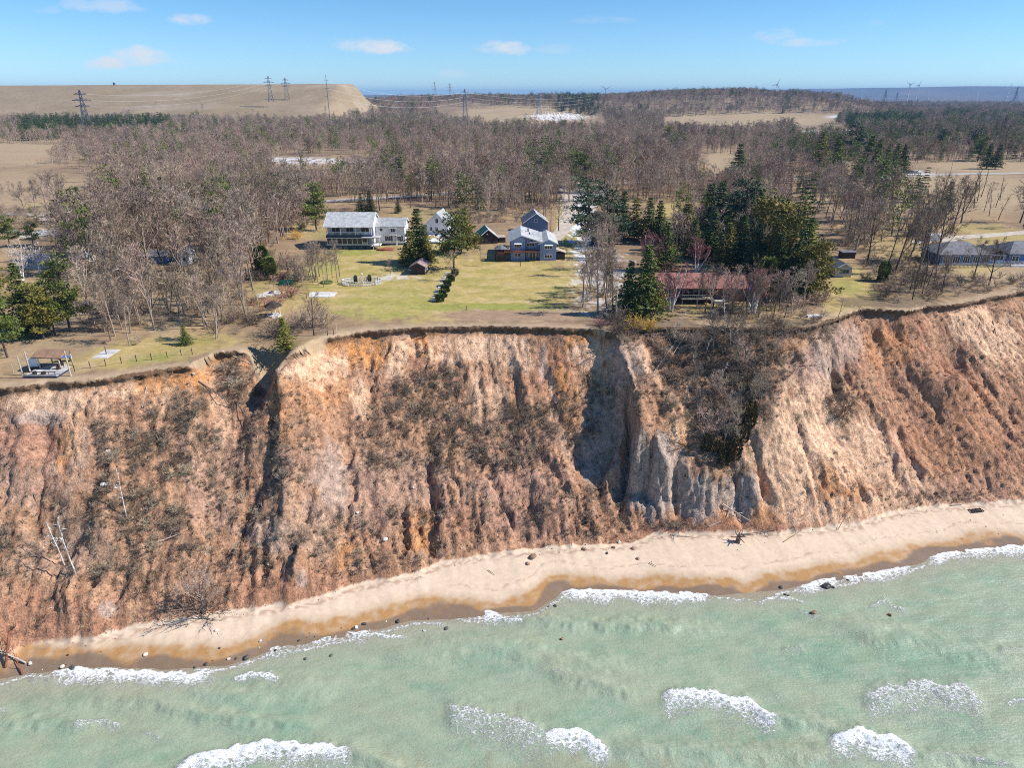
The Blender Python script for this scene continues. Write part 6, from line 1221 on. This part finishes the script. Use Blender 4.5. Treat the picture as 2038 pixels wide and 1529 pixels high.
# ------------------------------------------------------------------ boulders, driftwood, fallen trees
def rock_mesh(seed, m, sub=2):
    bm = bmesh.new(); bmesh.ops.create_icosphere(bm, subdivisions=sub, radius=.5); rg = random.Random(seed); ax = [rv(rg).normalized() for _ in range(9)]; cu = [rg.uniform(.3, .46) for _ in range(9)]
    for v in bm.verts:
        for a, c in zip(ax, cu):
            d = v.co.dot(a)
            if d > c: v.co -= a * (d - c)
        v.co.z *= .75
    me = bpy.data.meshes.new('boulder'); bm.to_mesh(me); bm.free(); me.materials.append(m); return me
ROCK = {k: [rock_mesh(s, M[k]) for s in (1, 2, 3)] for k in ('stone_dark', 'stone_pale', 'clod')}
_rk = [(431,1256,.55,'stone_pale','white boulder alone on the left sand'),(60,1322,.6,'stone_pale','pale boulder by the toppled dead tree'),(290,1304,.6,'stone_pale','flat pale stone on the wet sand left'),(145,1331,.8,'stone_dark','dark boulder at the waterline left, bigger one'),(124,1328,.55,'stone_pale','grey boulder beside the dark one at the waterline'),(135,1305,.3,'stone_dark','tiny dark stone on the orange sand'),
 (518,1277,.45,'stone_pale','pale stone on the dark wet sand'),(437,1291,.35,'stone_dark','dark stone on wet sand above the foam'),(490,1311,.8,'stone_dark','largest of the wet stones in the shallows'),(455,1313,.5,'stone_pale','pale stone in the shallows at left'),(470,1312,.4,'stone_dark','dark stone next to the pale shallow one'),(410,1323,.5,'stone_dark','dark stone half in foam'),(388,1330,.4,'stone_dark','left dark stone in the foam'),(595,1276,.4,'stone_dark','dark stone on the wet sand middle left'),
 (1051,1123,.7,'clod','round brown clod on the middle beach'),(1060,1110,1.2,'clod','big reddish clay lump on the middle beach'),(1163,1094,.8,'clod','brown boulder at the bluff foot middle'),(1270,1113,.6,'clod','brown boulder on the sand below the hollow'),(1221,1091,.6,'clod','brown boulder among clods left of the hollow'),(1208,1102,.5,'stone_dark','small dark stone among clods'),(1261,1093,.7,'clod','brown boulder at the right end of the clods'),(1232,1080,.7,'stone_pale','pale boulder on the toe of the slope'),
 (1645,1168,1.3,'stone_dark','largest dark boulder standing in the surf'),(1658,1170,.5,'stone_dark','dark stone right of the surf boulder'),(1620,1221,.9,'clod','tan boulder breaking the water'),(1771,1225,.6,'clod','brown boulder in a foam patch'),(1554,1170,.6,'stone_dark','upper dark stone left of the surf boulder'),(1563,1185,.5,'stone_dark','middle dark stone left of the surf boulder'),(1569,1187,.45,'stone_dark','lower dark stone left of the surf boulder'),(1687,1155,.4,'stone_dark','dark stone at the foam right of the surf boulder'),
 (888,1253,.7,'stone_dark','lone dark boulder in the calm shallows'),(844,1257,.5,'stone_pale','pale topped stone left of the lone boulder'),(792,1238,.6,'stone_dark','dark stone right of the pebble cluster'),(725,1243,.6,'stone_dark','dark stone in the pebble cluster'),(709,1250,.6,'stone_pale','white stone in the pebble cluster'),(703,1253,.4,'stone_dark','small dark stone in the pebble cluster'),(1132,1319,.6,'stone_pale','pale stone awash in green water'),(1119,1272,.5,'clod','tan stone just under water'),(1105,1207,.5,'stone_dark','dark stone in the shallows below the breaker'),(1092,1208,.35,'stone_dark','smaller stone in the shallows below the breaker'),
 (558,1383,.6,'stone_dark','dark stone alone in the water left'),(237,1373,.5,'stone_dark','dark stone awash below left foam'),(355,1389,.5,'clod','brown stone awash lower left'),(659,1306,.5,'stone_dark','dark stone in the water right of foam'),(608,1312,.4,'stone_dark','dark stone in the water near the foam'),(548,1296,.4,'stone_dark','dark stone in the churned shallows'),
 (215,900,.9,'stone_pale','white boulder upper left bluff'),(206,965,.8,'stone_pale','left white boulder of the pair on the left bluff'),(213,966,.7,'stone_pale','right white boulder of the pair on the left bluff'),(802,1029,.8,'stone_pale','white boulder on the middle bluff'),(767,1075,.8,'stone_pale','white boulder low on the middle bluff'),(822,972,.5,'stone_pale','small white boulder above the slump hole'),(711,1021,.5,'stone_pale','pale boulder left of the slump hole'),(385,745,.5,'stone_pale','white stone under the left edge')]
for i, (px, py, s, m, lb) in enumerate(_rk):
    x, y, z = G(px, py)
    if z < .0: x, y = U(px, py, 0); z = 0
    e = link('boulder', ROCK[m][i % 3], None, (x, y, z + s * .12)); e.scale = (s * 1.15, s, s * .9); e.rotation_euler = (0, 0, i * 1.7); tag(e, lb, 'boulder')
def log(px0, py0, px1, py1, r, m, label, name='fallen_trunk', lift=.15, br=5, lift1=None, cat='log'):
    A, B = Vector(G(px0, py0)), Vector(G(px1, py1)); A.z += lift; B.z += lift if lift1 is None else lift1; rg = random.Random(int(px0 * 7 + py0)); L = (B - A).length; d = (B - A).normalized()
    mb = MB(); pts = limb(mb, Vector((0, 0, 0)), d, L, r, rg, 6, 5, .03, 0, .3); o = empty(name, A, 0, label, cat); mb.build('trunk', M[m], o, smooth=True)
    for i in range(br):
        p, dd, rr = at(pts, rg.uniform(.35, 1)); k = MB(); lb_ = limb(k, p, fan(dd, rg.uniform(.4, 1.0), rg), L * rg.uniform(.15, .35), rr * .5, rg, 4, 3, .2, .06)
        for q in range(3): p2, d2, r2 = at(lb_, rg.uniform(.3, 1)); sliver(k, p2, fan(d2, .6, rg), L * .12, .02, rg)
        k.build('branch', M[m], o)
    return o
log(1300, 745, 1352, 668, .10, 'dead_wood', 'pale fallen tree lying up the slope of the hollow', br=6); log(1325, 730, 1368, 660, .07, 'dead_wood', 'second pale fallen tree beside it in the hollow', br=5); log(1282, 668, 1330, 666, .08, 'dead_wood', 'short pale log at the rim of the hollow', br=2)
log(395, 760, 468, 812, .13, 'dead_dark', 'dark trunk sliding down the pale sand scar', br=3); log(468, 800, 500, 845, .12, 'dead_dark', 'dark trunk end below the branch heap', br=3); log(440, 700, 520, 735, .10, 'dead_wood', 'grey trunk hanging from the notch', br=4); log(363, 765, 380, 720, .08, 'dead_dark', 'dark root stake under the left edge', br=4)
log(292, 772, 284, 815, .07, 'dead_wood', 'slim white trunk lying down the left sand', br=1); log(305, 1085, 358, 1066, .10, 'dead_wood', 'white branch lying on the lower left bluff', br=4); log(1590, 730, 1640, 738, .08, 'dead_dark', 'thin trunk sticking out of the right scarp', br=5, lift1=1.0)
log(1438, 1005, 1492, 1038, .13, 'dead_wood', 'pale log below the clay spurs, longest', br=3); log(1446, 1030, 1462, 1000, .10, 'dead_wood', 'pale log leaning on the clay spur', br=2); log(1410, 1050, 1438, 1040, .10, 'dead_wood', 'pale log on the brush below the spurs', br=1)
log(1472, 1066, 1550, 1060, .10, 'dead_dark', 'dark washed up branch behind the stump', br=9); log(1668, 1055, 1692, 1010, .06, 'dead_dark', 'thin dark branch on the toe of the red slope', br=5); log(1560, 1080, 1600, 1055, .06, 'dead_dark', 'thin dark branch on the sandy toe', br=3)
log(972, 1137, 985, 1146, .06, 'dead_dark', 'short dark stick on the middle sand', br=0); log(1292, 1122, 1306, 1130, .06, 'dead_dark', 'forked dark stick on the sand', br=1); log(408, 1232, 430, 1238, .07, 'dead_dark', 'dark stick under the beach tree', br=1); log(1890, 1008, 1915, 1006, .07, 'dead_dark', 'dark stick at the far right beach', br=0); log(1335, 1066, 1385, 1070, .08, 'dead_wood', 'grey log along the bluff foot', br=1)
log(1720, 640, 1700, 610, .12, 'dead_dark', 'dark trunk toppled over the right edge', br=6); log(1480, 668, 1530, 660, .08, 'dead_wood', 'grey log across the top of the hollow', br=3); log(700, 663, 728, 676, .06, 'dead_dark', 'thin dark trunk hanging under the turf', br=0); log(1975, 640, 1990, 700, .10, 'dead_dark', 'dark trunk on the far right scarp', br=2)
log(1350, 1290, 1350, 1290.5, .01, 'dead_dark', 'x', br=0) if False else None
log(12, 1330, 28, 1292, .16, 'rust', 'reddish dead tree toppled at the waterline at far left', 'toppled_tree', br=9, lift1=2.8, cat='dead tree'); log(52, 1322, 0, 1300, .13, 'dead_wood', 'pale dead trunk crossing the toppled tree', 'toppled_tree', br=8, lift1=.8, cat='dead tree'); log(45, 1345, 30, 1310, .10, 'rust', 'red brown branchwork in the water at far left', 'toppled_tree', br=8, lift1=.6, cat='dead tree')
x, y, z = G(1468, 1080); e = empty('uprooted_stump', (x, y, z), 0, 'dark uprooted stump standing on the sand below the spurs', 'stump'); mb = MB(); rg = random.Random(3); mb.tube((0, 0, 0), (.2, .2, 1.3), .4, .3, 8); mb.build('trunk', M['dead_dark'], e)
for i in range(9): k = MB(); limb(k, Vector((.1, .1, .9)), (rv(rg) + Vector((0, 0, .3))).normalized(), 1.2, .12, rg, 4, 3, .3); k.build('root', M['dead_dark'], e)
x, y, z = G(1930, 1019); e = empty('slatted_stair', (x, y, z + .1), R(10), 'dark slatted wooden ramp section lying on the sand', 'ramp')
for k in range(9): MB().box(.28 * k, .28 * k + .12, -.5, .5, 0, .08).build('slat', M['wood_dark'], e)
MB().box(0, 2.4, -.4, -.3, -.1, -.003).box(0, 2.4, .3, .4, -.1, -.003).build('rail', M['wood_dark'], e)

# ------------------------------------------------------------------ pylons, wires and wind turbines
M['wire'] = mat('wire', (.55, .54, .52), .5, .05, 1)
def far_at(px, dist, zbase=None):
    d = raydir(px, 190); x = d[0] / d[1] * dist; return x, dist, hz(x, dist)
def pylon(px, dist, ptop, label, m='steel_dark', arms=3, w=3.2, rad=.28, base=None):
    x, y, z = far_at(px, dist); d = raydir(px, ptop); zt = CZ + d[2] / d[1] * y
    if base is not None: z = base
    h = zt - z; e = empty('pylon', (x, y, z), R(15), label, 'pylon', 'lattice pylons of the power line'); mb = MB(); n = 7; P = []
    for i in range(n + 1):
        t = i / n; ww = w * (1 - t) ** 1.2 + .6; P.append([Vector((a * ww, b * ww, t * h)) for a, b in ((-1, -1), (1, -1), (1, 1), (-1, 1))])
    for i in range(n):
        for k in range(4): mb.tube(P[i][k], P[i + 1][k], rad, n=3, cap=False); mb.tube(P[i][k], P[i + 1][(k + 1) % 4], rad * .7, n=3, cap=False); mb.tube(P[i][(k + 1) % 4], P[i + 1][k], rad * .7, n=3, cap=False)
    mb.build('tower', M[m], e)
    for a in range(arms):
        zz = h * (.62 + .14 * a); L = (7.5, 9.5, 6.5)[a % 3] * h / 45; MB().tube((-L, 0, zz), (0, 0, zz + h * .045), rad, n=3).tube((L, 0, zz), (0, 0, zz + h * .045), rad, n=3).tube((-L, 0, zz), (L, 0, zz), rad, n=3).build('cross_arm', M[m], e)
    return x, y, z, h
pA = pylon(160, 760, 178, 'nearest dark lattice pylon before the embankment', rad=.3, w=3.8)
pB = pylon(538, 1090, 151, 'thin pylon on the skyline, left of two', rad=.22, base=56); pC = pylon(571, 1130, 154, 'thin pylon on the skyline, right of two', rad=.22, base=56)
pD = pylon(925, 1000, 176, 'grey pylon at the edge of the pale field', 'steel', rad=.22); pE = pylon(866, 1500, 162, 'faint pylon above the middle ridge, left', 'wire', rad=.16); pF = pylon(896, 1600, 165, 'faint pylon above the middle ridge, right', 'wire', rad=.16); pG_ = pylon(1073, 1250, 186, 'small pylon in the trees before the ridge', 'steel', rad=.28)
pylon(1762, 3400, 177, 'distant pylon left of the biggest turbine', 'steel', rad=.9, w=7); pylon(1786, 3700, 183, 'second small distant pylon left of the biggest turbine', 'steel', rad=.8, w=6); pylon(2022, 3000, 172, 'distant pylon at the right edge', 'steel', rad=.8, w=7)
x, y, z = far_at(652, 900); d = raydir(652, 149); zt = CZ + d[2] / d[1] * y; e = empty('transmission_pole', (x, y, z), 0, 'tall single steel pole standing before the embankment end', 'pole'); MB().tube((0, 0, 0), (0, 0, zt - z), .55, .3, 6).build('shaft', M['steel_dark'], e)
for f in (.62, .76, .9): MB().tube((-2.6, 0, (zt - z) * f), (2.6, 0, (zt - z) * f + .3), .22, n=4).build('cross_arm', M['steel_dark'], e)
def wire(a, b, sag, label, r=.13):
    mb = MB(); A, B = Vector(a), Vector(b); n = 14; pr = A
    for i in range(1, n + 1):
        t = i / n; p = A.lerp(B, t); p.z -= sag * 4 * t * (1 - t); mb.tube(pr, p, r, n=3, cap=False); pr = p
    return tag(mb.build('power_line', M['wire'], None), label, 'power line', 'power lines across the far woods')
for k, f in enumerate((.62, .76, .9)):
    wire((pA[0] + 6, pA[1], pA[2] + pA[3] * f), (pB[0], pB[1], pB[2] + pB[3] * f), 9, ['lowest wire from the near pylon to the skyline pylons', 'middle wire from the near pylon to the skyline pylons', 'top wire from the near pylon to the skyline pylons'][k])
    wire((pD[0], pD[1], pD[2] + pD[3] * f), (pG_[0] + 90, pG_[1], pG_[2] + pG_[3] * f), 7, ['lowest wire over the pale field', 'middle wire over the pale field', 'top wire over the pale field'][k]); wire((pD[0], pD[1], pD[2] + pD[3] * f), (x, y, z + (zt - z) * f), 10, ['lowest wire between steel pole and field pylon', 'middle wire between steel pole and field pylon', 'top wire between steel pole and field pylon'][k])
def turbine(px, dist, phub, rlen, ang, label, base_py=None, r=1.6):
    x, y, z = far_at(px, dist); d = raydir(px, phub); zh = CZ + d[2] / d[1] * y; e = empty('wind_turbine', (x, y, z), 0, label, 'wind turbine', 'wind turbines on the far plain')
    MB().tube((0, 0, 0), (0, 0, zh - z), r * 1.5, r * .8, 10).build('tower', M['turbine'], e); MB().box(-2, 2, -3, 6, zh - z - 1.5, zh - z + 2).build('nacelle', M['turbine'], e)
    for i in range(3):
        a = R(ang + 120 * i); c = Vector((math.sin(a), 0, math.cos(a))); o_ = Vector((0, -4, zh - z)); s = Vector((c.z, 0, -c.x)); mb = MB(); mb.quad(o_ - s * .8, o_ + s * 1.6, o_ + c * rlen * .3 + s * 2.0, o_ + c * rlen, o_ + c * rlen * .3 - s * .6); n = len(mb.v); mb.v += [(v[0], v[1] + .5, v[2]) for v in mb.v[:n]]; mb.f.append(tuple(range(2 * n - 1, n - 1, -1)))
        for k in range(n): mb.f.append((k, (k + 1) % n, n + (k + 1) % n, n + k))
        mb.build('blade', M['turbine'], e)
turbine(1807, 3300, 168, 27, 60, 'biggest wind turbine with blades spread in a wide V', r=1.8); turbine(1824, 3800, 169, 26, 20, 'wind turbine right beside the biggest one', r=1.6); turbine(1674, 5200, 182, 24, 0, 'small turbine at the left end of the blue hills', r=2); turbine(1715, 5000, 181, 24, 180, 'small turbine second from left before blue hills', r=2); turbine(1849, 5200, 182, 24, 10, 'small turbine right of the tall pair', r=2)
turbine(1946, 5000, 177, 26, 5, 'slim turbine before the blue hills at right', r=1.8); turbine(2005, 4200, 174, 26, 15, 'tall turbine nearest the right edge', r=1.8); turbine(1205, 2500, 177, 24, 60, 'turbine whose V of blades shows above the middle ridge', r=1.4); turbine(1543, 2600, 168, 24, 20, 'turbine blade tip showing above the wooded hill', r=1.4)
x, y, z = far_at(232, 1235); tag(MB().box(-1.5, 1.5, -1, 1, 0, 3).box(-.4, .4, -.4, .4, 3, 4.2).build('embankment_hut', M['steel_dark'], None, loc=(x, y, z)), 'tiny dark hut on the crest of the embankment', 'hut')

# ------------------------------------------------------------------ air
HZ = 8.5e-5
bx = MB().box(-17000, 17000, -17000, 17000, -6, 150).build('haze', bpy.data.materials.new('haze_air'), None); hm = bx.data.materials[0]; hm.use_nodes = True; nt = hm.node_tree; nt.nodes.clear()
ho = N(nt, 'ShaderNodeOutputMaterial'); pv = N(nt, 'ShaderNodeVolumePrincipled', inp={'Color': (.28, .57, 1.0, 1), 'Density': HZ, 'Anisotropy': .0}); nt.links.new(pv.outputs[0], ho.inputs['Volume']); tag(bx, 'thin blue haze over the whole place', kind='stuff')
